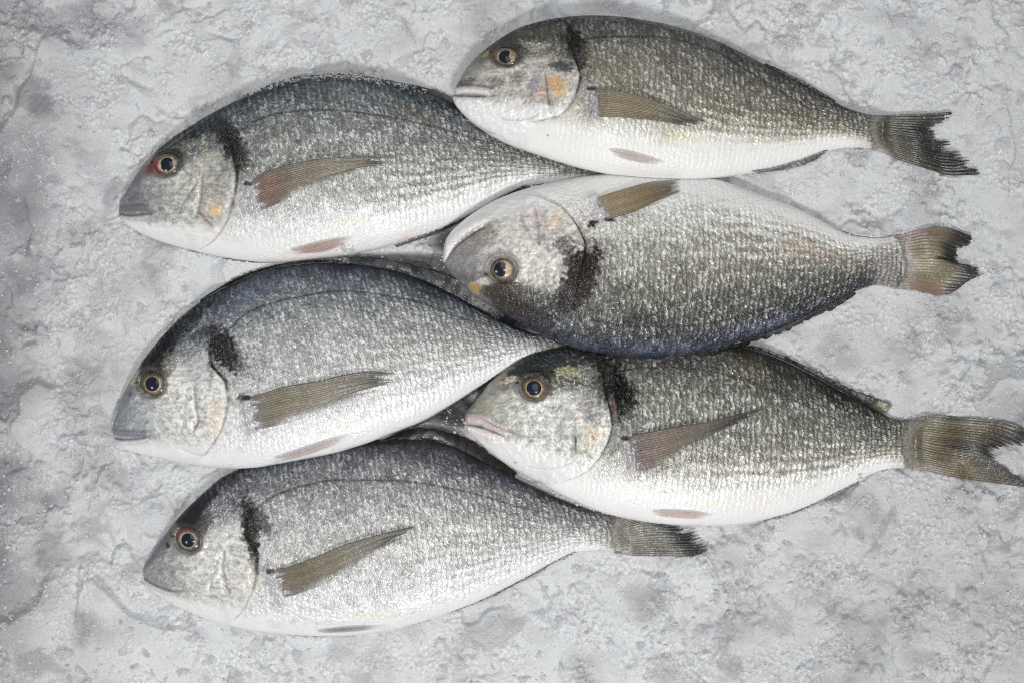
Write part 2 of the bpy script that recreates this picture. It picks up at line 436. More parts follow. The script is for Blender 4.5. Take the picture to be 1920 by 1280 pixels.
    def mix(c, m): 
        nonlocal C
        m = np.clip(m, 0, 1)[..., None]; C = C * (1 - m) + np.asarray(c) * m
    tail = ss(.45, .95, U)
    # toward the tail the flank takes the darker tone of the back
    C *= (1 - .30 * tail * ss(.75, .35, V))[..., None]
    endf = ss(.90, .99, U + .012 * perlin(A1 / 6, B1 / 6, 4)); C = C * (1 - .55 * endf[..., None]) + srgb(*F.get('peduncle', (146, 142, 136))) * .55 * endf[..., None]
    # blotches
    bl = fbm(A1 / 46, B1 / 30, sdb + 12, 3)
    C *= (1 + .22 * bl * ss(.95, .6, V))[..., None]
    # stripes along the rear flank
    sp = np.sin(2 * math.pi * (V * F.get('nstripe', 17) * .82 + .38 * perlin(A1 / 60, B1 / 22, sdb + 13) + .15 * perlin(A1 / 8, B1 / 8, sdb + 14)))
    sm = ss(-.35, .7, sp) * ss(.42, .66, U) * ss(.32, .48, V) * ss(F.get('belly', .8) + .04, F.get('belly', .8) - .08, V) * body * (0.55 + .45 * ss(.3, .6, fx)) * ss(-.7, .3, perlin(A1 / 26, B1 / 9, sdb + 41)) * F.get('stripe', .6)
    # silver of single scales, with their glints painted into the colour
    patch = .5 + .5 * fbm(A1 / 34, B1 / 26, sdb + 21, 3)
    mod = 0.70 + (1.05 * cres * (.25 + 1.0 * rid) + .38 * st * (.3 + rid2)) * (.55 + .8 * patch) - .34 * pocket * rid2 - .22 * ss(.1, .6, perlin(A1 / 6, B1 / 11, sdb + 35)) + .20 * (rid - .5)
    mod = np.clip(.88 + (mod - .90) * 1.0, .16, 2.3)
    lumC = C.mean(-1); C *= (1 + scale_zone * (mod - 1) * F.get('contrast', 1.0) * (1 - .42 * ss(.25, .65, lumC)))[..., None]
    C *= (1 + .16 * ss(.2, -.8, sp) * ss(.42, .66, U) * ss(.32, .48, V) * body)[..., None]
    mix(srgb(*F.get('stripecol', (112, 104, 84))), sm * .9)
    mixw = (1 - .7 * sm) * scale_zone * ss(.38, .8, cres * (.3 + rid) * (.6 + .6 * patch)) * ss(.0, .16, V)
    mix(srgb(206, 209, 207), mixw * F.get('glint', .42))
    # iridescent blue
    iz = F.get('blue')
    if iz:
        for (cx, cy, rx_, ry_, ang, s_) in iz:
            ca_, sa_ = math.cos(math.radians(ang)), math.sin(math.radians(ang))
            dx = X1 - cx; dy = Y1 - cy; r = np.hypot((dx * ca_ + dy * sa_) / rx_, (-dx * sa_ + dy * ca_) / ry_)
            mix(srgb(112, 122, 150), ss(1.1, .3, r + .3 * perlin(X1 / 12, Y1 / 12, 9)) * s_ * .6 * (0.25 + .75 * (rid > .45)))
    # head base colours
    hm = head * (1 - neck)
    mott = fbm(X1 / 13, Y1 / 13, sdb + 15, 3); fine = perlin(X1 / 3.4, Y1 / 3.4, sdb + 16)
    ridg = np.clip(1 - np.abs(perlin(X1 / 8.5 + .9 * perlin(X1 / 11, Y1 / 11, 7), Y1 / 8.5, sdb + 17)) * 2.6, 0, 1)
    cheek = srgb(*F['cheek'])[None, None, :] * np.clip(0.80 + .38 * ridg + .40 * mott + .05 * fine, .35, 1.5)[..., None]
    w_ch = hm * ss(.18, .30, V + .03 * mott) * ss(.92, .74, V)
    mixc = w_ch[..., None]; C = C * (1 - mixc) + cheek * mixc
    mix(srgb(*P[0]) * 1.3, hm * ss(.24, .12, V + .03 * mott))
    sn = F['snoutcol']
    mix(srgb(*[min(255, q + 14) for q in sn]) * (1 + .22 * mott + .15 * ridg)[..., None], hm * ss(F.get('snlen', .115) + .045, F.get('snlen', .115) - .06, U + .02 * mott + .01 * fine) * ss(.90, .70, V) * .8)
    mix(srgb(226, 226, 226), hm * ss(F.get('throat', .74), F.get('throat', .74) + .14, V + .04 * mott) * .95)
    hgt += hm * (1.3 * mott + .6 * ridg * w_ch + .15 * fine)
    # blobs
    for (cx, cy, rx_, ry_, ang, c_, s_, ns) in F['blobs']:
        ca_, sa_ = math.cos(math.radians(ang)), math.sin(math.radians(ang))
        dx = X1 - cx; dy = Y1 - cy; kk = 1.34 if max(c_) < 50 else 1.0
        r = np.hypot((dx * ca_ + dy * sa_) / rx_, (-dx * sa_ + dy * ca_) / ry_) / kk
        m = r < 2.2
        nn = np.zeros_like(r); nn[m] = fbm(X1[m] / ns, Y1[m] / ns, sdb + int(cx) % 50, 3) 
        w = ss(1.15, .62, r + .55 * nn) * s_ * (r < 2.2)
        lum = sum(c_) / 3; sat = max(c_) - min(c_)
        brk = ss(-.35, .35, perlin(X1 / 4.2 + .8 * perlin(X1 / 7, Y1 / 7, 3), Y1 / 4.2, sdb + 23) + (.25 if lum < 60 else 0))
        k_ = (.94 + .06 * brk) if lum < 60 else ((.50 + .50 * brk) if sat < 45 else ((.5 + .4 * brk) if sat > 105 else (.14 + .50 * brk)))
        mix(srgb(*c_), w * k_)
    # lines
    d, sdd, tl = polydist(X1, Y1, resample(F['lines'][0][0], 24)); hgt -= 3.0 * np.exp(-(d / 8) ** 2) * ss(1, .8, tl) * ss(0, .2, tl)
    hgt += 2.2 * np.exp(-(((sd + 26) / 16) ** 2)) * fade * ss(.2, .4, tt)
    for (pts, wd, c_, s_, dep) in F['lines']:
        d, sdd, tl = polydist(X1, Y1, resample(pts, 24)); f_ = ss(0, .06, tl) * ss(1, .94, tl)
        f_ = 0.35 + .65 * f_
        mix(srgb(*c_), s_ * f_ * np.exp(-(d / wd) ** 2)); hgt -= 1.2 * dep * f_ * np.exp(-(d / (wd * 1.5)) ** 2)
    # lateral line
    d, sdd, tl = polydist(X1, Y1, resample(F['lateral'], 40))
    mix(srgb(48, 48, 47), .85 * np.exp(-(d / 2.2) ** 2) * ss(1, .55, tl) * (0.55 + .45 * (fx > .35))); hgt -= .6 * np.exp(-(d / 2.5) ** 2) * ss(1, .6, tl)
    # gill slit
    gw = 1.2 + 2.6 * ss(.62, .15, tt) + 1.2 * perlin(A1 / 14, B1 / 14, sdb + 51)
    mix(srgb(96, 74, 72), fade * .18 * ss(gw * 2.2, gw * .6, np.abs(sd - 2)) * ss(.9, .3, tt))
    mix(srgb(26, 23, 24), fade * (.92 - .50 * ss(.35, .75, tt)) * ss(gw, gw * .3, np.abs(sd - 1.0)) * ss(-.9, -.1, perlin(A1 / 11, B1 / 11, sdb + 52)))
    mix(srgb(226, 222, 220), fade * .40 * np.exp(-((sd + 6) / 3.0) ** 2) * ss(.35, .6, tt))
    # lips: two soft rolls with the slit between
    for (pts, wd, hh, c_, s_) in F['lips']:
        d, sdd, tl = polydist(X1, Y1, resample(pts, 24)); f_ = ss(1.0, .8, tl)
        mix(srgb(*c_), s_ * f_ * ss(wd * 1.25, wd * .6, d)); hgt += hh * f_ * np.exp(-(d / wd) ** 2)
    d, sdd, tl = polydist(X1, Y1, resample(F['slit'], 24)); f_ = ss(1.0, .8, tl)
    mix(srgb(72, 66, 68), .75 * f_ * np.exp(-(d / 1.6) ** 2))
    d2 = np.hypot((X1 - F['slit'][-1][0]) / 9, (Y1 - F['slit'][-1][1]) / 7); mix(srgb(130, 126, 124), .35 * ss(1.2, .3, d2)); hgt -= 3.2 * f_ * np.exp(-(d / 2.6) ** 2)
    # eye socket
    ex_, ey_, er1, er2, eang = F['eye']; er1 *= 1.0; er2 *= 1.0
    up = -1 if not F.get('flip') else 1
    nxp = ex_ + ex[0] * -30 + ey[0] * 8; nyp = ey_ + ex[1] * -30 + ey[1] * 8
    dn = np.hypot((X1 - nxp) / 5.0, (Y1 - nyp) / 2.8); mix(srgb(48, 42, 42), .75 * ss(1.2, .5, dn)); hgt -= 2 * ss(1.2, .3, dn)
    ca_, sa_ = math.cos(math.radians(eang)), math.sin(math.radians(eang))
    dx = X1 - ex_; dy = Y1 - ey_; r = np.hypot((dx * ca_ + dy * sa_) / er1, (-dx * sa_ + dy * ca_) / er2)
    hgt += 3.0 * np.exp(-((r - 1.18) / .16) ** 2) - 5 * ss(1.05, .8, r)
    mix(srgb(70, 66, 62), .55 * np.exp(-((r - 1.08) / .2) ** 2))
    pf = [q for q in F['fins'] if q['name'] == 'pectoral_fin'][0]
    d, sdd, tl = polydist(X1, Y1, pf['base'])
    hgt += 5.0 * np.exp(-(d / 12) ** 2)
    mix(srgb(168, 164, 172) * (1 + .7 * (ridg - .4))[..., None], .42 * ss(17, 5, d + 5 * perlin(X1 / 5, Y1 / 5, 61)))
    bx, by = pf['base'][0]; bx += 3 * ex[0] - (1 if not F.get('flip') else 0) * 0; dn = np.hypot((X1 - bx) / 12, (Y1 - by) / 5)
    mix(srgb(*INK), .85 * ss(1.15, .5, dn + .3 * perlin(X1 / 5, Y1 / 5, 62))); hgt -= 4 * ss(1.2, .3, dn)
    # keep relief off the very rim
    rim = ss(0, .012, V) * ss(1, .988, V)
    dXu = np.gradient(X1, axis=0); dYu = np.gradient(Y1, axis=0); dZu = np.gradient(blur(Z1, 2, 1), axis=0)
    dXv = np.gradient(X1, axis=1); dYv = np.gradient(Y1, axis=1); dZv = np.gradient(blur(Z1, 2, 1), axis=1)
    nx = dYu * dZv - dZu * dYv; ny = dZu * dXv - dXu * dZv; nz = dXu * dYv - dYu * dXv
    ln = np.sqrt(nx * nx + ny * ny + nz * nz) + 1e-9; s_ = np.where(nz < 0, -1, 1) / ln
    nx, ny, nz = nx * s_, ny * s_, nz * s_
    hh = hgt * rim * ss(0, .012, U)
    X1d = X1 + nx * hh * .8; Y1d = Y1 + ny * hh * .8; Z1d = Z1 + nz * hh
    Xa = np.concatenate([X1d, X2], 1); Ya = np.concatenate([Y1d, Y2], 1); Za = np.concatenate([Z1d, Z2], 1)
    # underside takes the rim colours
    j = np.clip((V2[0] * (NV - 1)).astype(int), 0, NV - 1); vmap = np.clip((np.arccos(1 - 2 * V2[0]) / math.pi * (NV - 1)).astype(int), 0, NV - 1)
    C = C * (.86 + .14 * ss(.2, .75, C.mean(-1)))[..., None]; C = np.clip(C, .004, .80)
    Ca = np.concatenate([C, C[:, vmap]], 1)
    metal = .16 * scale_zone * ss(.0, .2, V) + .12 * head
    rough = .21 + .14 * (1 - scale_zone) + .08 * fine
    bump = .07 + .70 * scale_zone
    spc = .10 + .30 * ss(.03, .30, C.mean(-1)) + .45 * scale_zone * cres
    X_ = np.stack([np.clip(rough, .15, .8), np.clip(metal, 0, 1), bump, spc], -1); Xx = np.concatenate([X_, X_[:, vmap]], 1)
    NR = NV + NB
    # height used for what lies on top
    r_, c_i = rc(X1, Y1); np.maximum.at(HF, (r_, c_i), Z1 + 1.2)
    r_, c_i = rc(X2, Y2); np.minimum.at(HB, (r_, c_i), Z2)
    r_, c_i = rc(X1[:, [0, -1]], Y1[:, [0, -1]]); np.minimum.at(HB, (r_, c_i), Z1[:, [0, -1]])
    # holes in the rasters
    for Rr, bad in ((HF, lambda q: q < -100),):
        for _ in range(2):
            m = bad(Rr[1:-1, 1:-1])
            nb = np.stack([Rr[:-2, 1:-1], Rr[2:, 1:-1], Rr[1:-1, :-2], Rr[1:-1, 2:]]); ok = ~bad(nb)
            fill = np.where(ok, nb, 0).sum(0) / np.maximum(ok.sum(0), 1)
            Rr[1:-1, 1:-1] = np.where(m & (ok.sum(0) >= 3), fill, Rr[1:-1, 1:-1])
    i, jj = np.meshgrid(np.arange(NU - 1), np.arange(NR), indexing='ij')
    q0 = (i * NR + jj).ravel(); q1 = (i * NR + (jj + 1) % NR).ravel()
    quads = np.c_[q0, q1, q1 + NR, q0 + NR]
    if F.get('flip'): quads = quads[:, ::-1]
    # caps
    nvt = NU * NR
    cap = np.array([[Xa[0].mean(), Ya[0].mean(), Za[0].mean()], [Xa[-1].mean(), Ya[-1].mean(), Za[-1].mean()]])
    k = np.arange(NR); kn = (k + 1) % NR; o_ = (NU - 1) * NR
    tris = np.r_[np.c_[kn, k, np.full(NR, nvt)], np.c_[o_ + k, o_ + kn, np.full(NR, nvt + 1)]]
    if F.get('flip'): tris = tris[:, ::-1]
    zmid = float(np.mean(Z1)); f = 1.0
    base = W(np.array([(S[0] + T[0]) / 2]), np.array([(S[1] + T[1]) / 2]), np.array([0.0]))[0]
    root = bpy.data.objects.new('sea_bream', None); col.objects.link(root)
    root.empty_display_size = 0.05
    root['label'] = F['label']; root['category'] = 'fish'; root['group'] = 'sea breams laid on crushed ice'
    def place(px, py, z):
        w = W(px, py, z)
        w[:, 0] *= f; w[:, 1] *= f
        return w - np.array([base[0] * f, base[1] * f, 0])
    root.location = (base[0] * f, base[1] * f, 0)
    verts = place(np.r_[Xa.ravel(), cap[:, 0]], np.r_[Ya.ravel(), cap[:, 1]], np.r_[Za.ravel(), cap[:, 2]])
    cols = np.r_[Ca.reshape(-1, 3), Ca[0, :1], Ca[-1, :1]]; aux = np.r_[Xx.reshape(-1, 4), Xx[0, :1], Xx[-1, :1]]
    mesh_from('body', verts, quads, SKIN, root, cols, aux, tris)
    # ------------- helpers for parts
    bl_z = blur(Z1, 3, 2)
    def surf(px, py):
        k = np.argmin((X1 - px) ** 2 + (Y1 - py) ** 2); ij = np.unravel_index(k, X1.shape)
        return bl_z[ij] if False else Z1[ij], nx[ij], ny[ij], nz[ij]
    def zedge(px, py):
        a_ = (px - S[0]) * ex[0] + (py - S[1]) * ex[1]; b_ = (px - S[0]) * ey[0] + (py - S[1]) * ey[1]
        D_ = np.interp(a_, a, bd); V_ = np.interp(a_, a, bv); v_ = np.clip((D_ - b_) / np.maximum(D_ - V_, 1), 0, 1)
        return np.interp(a_, a, zd) * (1 - v_) + np.interp(a_, a, zv) * v_
    # eye
    z0, n0, n1, n2 = surf(ex_, ey_)
    nr, na = 26, 72
    rr = np.linspace(0, 1, nr)[:, None]; an = np.linspace(0, 2 * math.pi, na, endpoint=False)[None, :]
    def disc(R1, R2, zoff, dome, cfun, nm, parent, cx=0, cy=0, power=1.0):
        lx = R1 * rr * np.cos(an) + cx; ly = R2 * rr * np.sin(an) + cy
        x_ = ex_ + lx * ca_ - ly * sa_; y_ = ey_ + lx * sa_ + ly * ca_
        pl = z0 - (n0 * (x_ - ex_) + n1 * (y_ - ey_)) / max(n2, .6) * .8
        z_ = pl + zoff + dome * (1 - rr ** 2) ** power
        cc = np.clip(cfun(rr + 0 * an, an + 0 * rr, x_, y_), .004, .88)
        i_, j_ = np.meshgrid(np.arange(nr - 1), np.arange(na), indexing='ij')
        A_ = (i_ * na + j_).ravel(); B_ = (i_ * na + (j_ + 1) % na).ravel()
        q = np.c_[A_, A_ + na, B_ + na, B_][:, ::-1]
        return mesh_from(nm, place(x_, y_, z_), q, EYE, parent, cc.reshape(-1, 3))
    ic = F['iris']
    def iris(r, th_, x_, y_):
        c = np.zeros(r.shape + (3,))
        rad = [0, .52, .56, .62, .70, .82, .92, 1.0]
        cols_ = [ic[0], ic[0], (176, 158, 122), tuple(.85 * q for q in ic[0]), tuple(.74 * q for q in ic[1]), tuple(.6 * q for q in ic[1]), tuple(.7 * q for q in ic[2]), (34, 31, 30)]
        lin = [srgb(*k_) for k_ in cols_]
        rn = r + .03 * np.sin(3 * th_ + 1) * r
        for k_ in range(3): c[..., k_] = np.interp(rn, rad, [q_[k_] for q_ in lin])
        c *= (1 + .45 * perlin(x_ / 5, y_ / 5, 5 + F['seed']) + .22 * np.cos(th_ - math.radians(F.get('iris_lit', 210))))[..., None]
        if F.get('blood'):
            w = ss(.60, .80, r) * ss(.25, .85, np.cos(th_ - math.radians(F['blood']))) * F.get('blood_s', 1)
            c = c * (1 - w[..., None]) + srgb(128, 28, 26) * w[..., None]
        return c
    eo = disc(er1, er2, -3.5, 11.0, iris, 'eye', root, power=.8)
    def pup(r, th_, x_, y_): return np.zeros(r.shape + (3,)) + srgb(22, 27, 42)
    cx_, cy_, pr = F['pupil']
    disc(pr, pr * .98, 5.4, 2.6, pup, 'pupil', eo, cx_, cy_)
    # fins
    def coons(B, E, S0, S1, nu, nv):
        B = resample(B, nv); E = resample(E, nv); S0 = resample(S0, nu); S1 = resample(S1, nu)
        uu = np.linspace(0, 1, nu)[:, None, None]; vv = np.linspace(0, 1, nv)[None, :, None]
        P_ = ((1 - uu) * B[None] + uu * E[None]) + ((1 - vv) * S0[:, None] + vv * S1[:, None]) \
            - ((1 - uu) * (1 - vv) * B[0] + (1 - uu) * vv * B[-1] + uu * (1 - vv) * E[0] + uu * vv * E[-1])
        return P_[..., 0], P_[..., 1]
    for fn in F['fins']:
        nm, Bs, Es, S0, S1 = fn['name'], fn['base'], fn['end'], fn['up'], fn['low']
        if nm == 'tail_fin':
            sh = -16.0 * ex
            Bs = [(p[0] + sh[0], p[1] + sh[1]) for p in Bs]; S0 = [Bs[0]] + list(S0); S1 = [Bs[-1]] + list(S1)
        if nm == 'pectoral_fin':
            dv = np.mean(Bs, 0) - np.mean(Es, 0); dv = dv / np.hypot(*dv) * 11
            Bs = [(p[0] + dv[0], p[1] + dv[1]) for p in Bs]; S0 = [Bs[0]] + list(S0); S1 = [Bs[-1]] + list(S1)
        nray = fn.get('rays', 14); nu, nv = fn.get('nu', 90), nray * 7 + 1
        fx_, fy_ = coons(Bs, Es, S0, S1, nu, nv)
        uu = np.linspace(0, 1, nu)[:, None] + 0 * fx_; vv = np.linspace(0, 1, nv)[None, :] + 0 * fx_
        # ragged tips: pull each ray's end back by its own amount
        rag = fn.get('rag', .06)
        pull = rag * (.9 * np.clip(perlin(vv[0] * nray / 3.1, 0 * vv[0], 21 + int(Bs[0][0])), -.3, 1) + h2(np.floor(vv[0] * nray), np.zeros(nv), int(Bs[0][0])) * .7 + .5 * (1 - np.abs(np.sin(math.pi * vv[0] * nray)))+ .35 * h2(np.floor(vv[0] * nray * 2.3), np.zeros(nv), 5)) * (1 - .8 * np.abs(2 * vv[0] - 1) ** 3)
        px_, py_ = fx_.copy(), fy_.copy()
        un = np.linspace(0, 1, nu)
        for k_ in range(nv):
            q = un * (1 - pull[k_]); px_[:, k_] = np.interp(q, un, fx_[:, k_]); py_[:, k_] = np.interp(q, un, fy_[:, k_])
        fx_, fy_ = px_, py_
        wob = perlin(fx_ / 40, fy_ / 40, 77)
        if fn.get('on_body'):
            hb = HFs = blur(np.where(HF > -100, HF, 0), 2, 1)
            z_ = sample(HFs, fx_, fy_) + 1.2 + fn.get('lift', 5) * np.sin(math.pi * np.clip(uu, 0, 1)) ** .8 * (1 - .4 * vv) + 1.0 * wob
            z_ += fn.get('edge', 3.0) * np.exp(-vv / .08) * ss(0, .2, uu)
            for _ in range(2):
                hz = sample(HF, fx_, fy_); z_ = np.maximum(z_, np.where(hz > -100, hz + .8, -1e3))
        else:
            zb = zedge(fx_[0], fy_[0])[None, :] + 0 * fx_
            hz = sample(HF, fx_, fy_)
            rest = np.maximum(sample(HIB, fx_, fy_) + fn.get('rest', 6), np.where(hz > -100, hz + 1.0, -1e3))
            lev = fn.get('level')
            if lev is not None: rest = np.maximum(rest, lev + 0 * rest) if lev > 0 else rest
            w = ss(0, fn.get('settle', .5), uu)
            z_ = zb * (1 - w) + rest * w + 2.5 * wob * uu
            hz2 = np.where(hz > -100, hz + .8, -1e3); own = (uu > .25) | (nm == 'tail_fin')
            z_ = np.where(own, np.maximum(z_, hz2), z_)
            if nm == 'tail_fin':
                zp = np.pad(z_, ((6, 6), (0, 0)), mode='edge'); z_ = sum(zp[k_:k_ + nu] for k_ in range(13)) / 13 + 1.2
                zp = np.pad(z_, ((0, 0), (6, 6)), mode='edge'); z_ = sum(zp[:, k_:k_ + nv] for k_ in range(13)) / 13
        ray = np.abs(np.sin(math.pi * vv * nray))
        ridge = 1 - ray
        z_ = z_ + fn.get('ridge', 1.1) * ridge * (1 - .5 * uu) * ((.15 + .6 * ss(.05, .5, uu)) if nm == 'tail_fin' else 1)
        # colour
        cu = fn['cols']; us = fn.get('us', list(np.linspace(0, 1, len(cu))))
        c = np.stack([np.interp(uu + .06 * wob, us, [srgb(*q_)[k_] for q_ in cu]) for k_ in range(3)], -1)
        dk = fn.get('dark', .45)
        sub = np.clip(1 - np.abs(np.sin(math.pi * vv * nray * 2 + .8 * perlin(uu * 6, vv * 9, 5))) * 2.0, 0, 1)
        seg = .5 + .5 * np.sin(uu * 150)
        c *= (1 - dk * np.clip(ridge * 1.5 - .2, 0, 1) * (.8 + .2 * seg) + .30 * sub + .18 * perlin(fx_ / 7, fy_ / 5, 8))[..., None]
        for (u0, v0, ru, rv, cc, s_) in fn.get('spots', []):
            w = ss(1.2, .4, np.hypot((uu - u0) / ru, (vv - v0) / rv) + .3 * wob) * s_
            c = c * (1 - w[..., None]) + srgb(*cc) * w[..., None]
        ed = fn.get('edgecol')
        if ed is not None:
            w = np.exp(-vv / .035) * .8; c = c * (1 - w[..., None]) + srgb(*ed) * w[..., None]
        c *= (.80 + .32 * h2(np.floor(vv * nray), 0 * vv, 9))[..., None] * (.82 if nm == 'tail_fin' else .95)
        al = fn.get('alpha', (1, 1)); alv = fn.get('alpha_low', 1.0)
        alpha = (al[0] * (1 - uu) + al[1] * uu) * (1 - (1 - alv) * ss(.45, 1, vv))
        alpha = np.clip(alpha + .35 * ridge * (alpha < 1) , 0, 1)
        if nm in ('tail_fin', 'pectoral_fin', 'pelvic_fin'):      # skin grows out over the roots of the rays
            bz = .105 if nm == 'tail_fin' else .20
            alpha = alpha * ss(.15, .95 if nm == 'tail_fin' else .85, uu / bz + (.40 * perlin(fx_ / 6, fy_ / 4.5, 12) if nm == 'tail_fin' else .6 * perlin(uu * 14, vv * nray * .8, 12)) - (.1 if nm == 'tail_fin' else .1))
        if nm == 'tail_fin': alpha = alpha * (1 - .75 * ss(.55, 1, uu) * ss(.55, .15, ridge) * ss(-.4, .4, perlin(uu * 3, vv * 7, 33)))
        if nm == 'pelvic_fin': alpha = .72 * alpha * (.55 + .45 * np.exp(-vv / .2)) * ss(0, .08, uu) * ss(1, .7, uu + .1 * vv) * ss(1.02, .8, vv)
        if nm == 'pectoral_fin': alpha = np.clip(alpha, 0, .74) * (1 - .9 * ss(.55, 1.0, vv) * ss(.1, .4, uu) * (1 if fn.get('alpha_low', 1) < .7 else .3)) * (1 - .55 * ss(.6, 1, uu) * ss(.6, .2, ridge)) 
        if nm == 'tail_fin':
            w = (ss(.30, .04, uu + .09 * perlin(fx_ / 7, fy_ / 5, 14)) * .85)[..., None]; c = c * (1 - w) + srgb(*fn.get('root', (150, 147, 141))) * (.8 + .4 * perlin(fx_ / 5, fy_ / 5, 15))[..., None] * w
        c = np.clip(c, .006, .85); ca4 = np.concatenate([c, alpha[..., None]], -1).reshape(-1, 4)
        th_ = fn.get('th', 1.6)
        vt = place(fx_, fy_, z_); vb = place(fx_, fy_, z_ - th_)
        fl = fn.get('flipn', False)
        n_ = nu * nv
        q = np.r_[grid_quads(nu, nv, 0, fl), grid_quads(nu, nv, n_, not fl)]
        bd_i = np.r_[np.arange(nv), (np.arange(1, nu)) * nv + nv - 1, (nu - 1) * nv + np.arange(nv - 2, -1, -1), np.arange(nu - 2, 0, -1) * nv]
        bn = np.roll(bd_i, -1); sidq = np.c_[bd_i, bn, bn + n_, bd_i + n_]
        if fl: sidq = sidq[:, ::-1]
        q = np.r_[q, sidq]
        mesh_from(nm, np.r_[vt, vb], q, FIN, root, np.r_[ca4, ca4])
        r_, c_i = rc(fx_, fy_); np.maximum.at(HF, (r_, c_i), z_ + .8)
        if not fn.get('on_body'): np.minimum.at(HB, (r_, c_i), z_ - th_ - 1.0)
    return root, place, surf

# ------------------------------------------------------------------ the six fish (outlines in drawing units)
GREY = [(56, 62, 66), (90, 97, 101), (124, 129, 131), (146, 148, 146), (166, 167, 163), (186, 187, 185), (212, 213, 212), (222, 222, 222)]
BROWN = [(56, 58, 56), (84, 86, 82), (114, 112, 105), (134, 131, 121), (150, 146, 134), (190, 187, 176), (222, 222, 218), (224, 224, 222)]
COOL = [(40, 46, 53), (78, 86, 95), (126, 131, 136), (164, 166, 166), (182, 183, 182), (196, 197, 196), (216, 218, 219), (222, 223, 224)]
INK = (9, 9, 11)
PECT = [(128, 116, 92), (122, 108, 84), (138, 128, 104), (110, 100, 82), (120, 112, 96)]
def pect(base, end, up, low, **k):
    d = dict(name='pectoral_fin', base=base, end=end, up=up, low=low, on_body=True, rays=15, nu=110, rag=.16,
             cols=[(178, 172, 178), (140, 130, 120), (130, 121, 101), (126, 118, 99), (108, 102, 92), (98, 94, 87)], us=[0, .08, .25, .55, .85, 1],
             alpha=(1.0, .75), alpha_low=.45, edgecol=(48, 44, 42), dark=.42)
    d.update(k); return d
def pelv(base, end, up, low, c, **k):
    d = dict(name='pelvic_fin', base=base, end=end, up=up, low=low, on_body=True, rays=6, nu=60, rag=.04, lift=2.5,
             cols=[(214, 206, 204), c, c, (200, 190, 186)], alpha=(1, .6), dark=.25, edge=1.0)
    d.update(k); return d

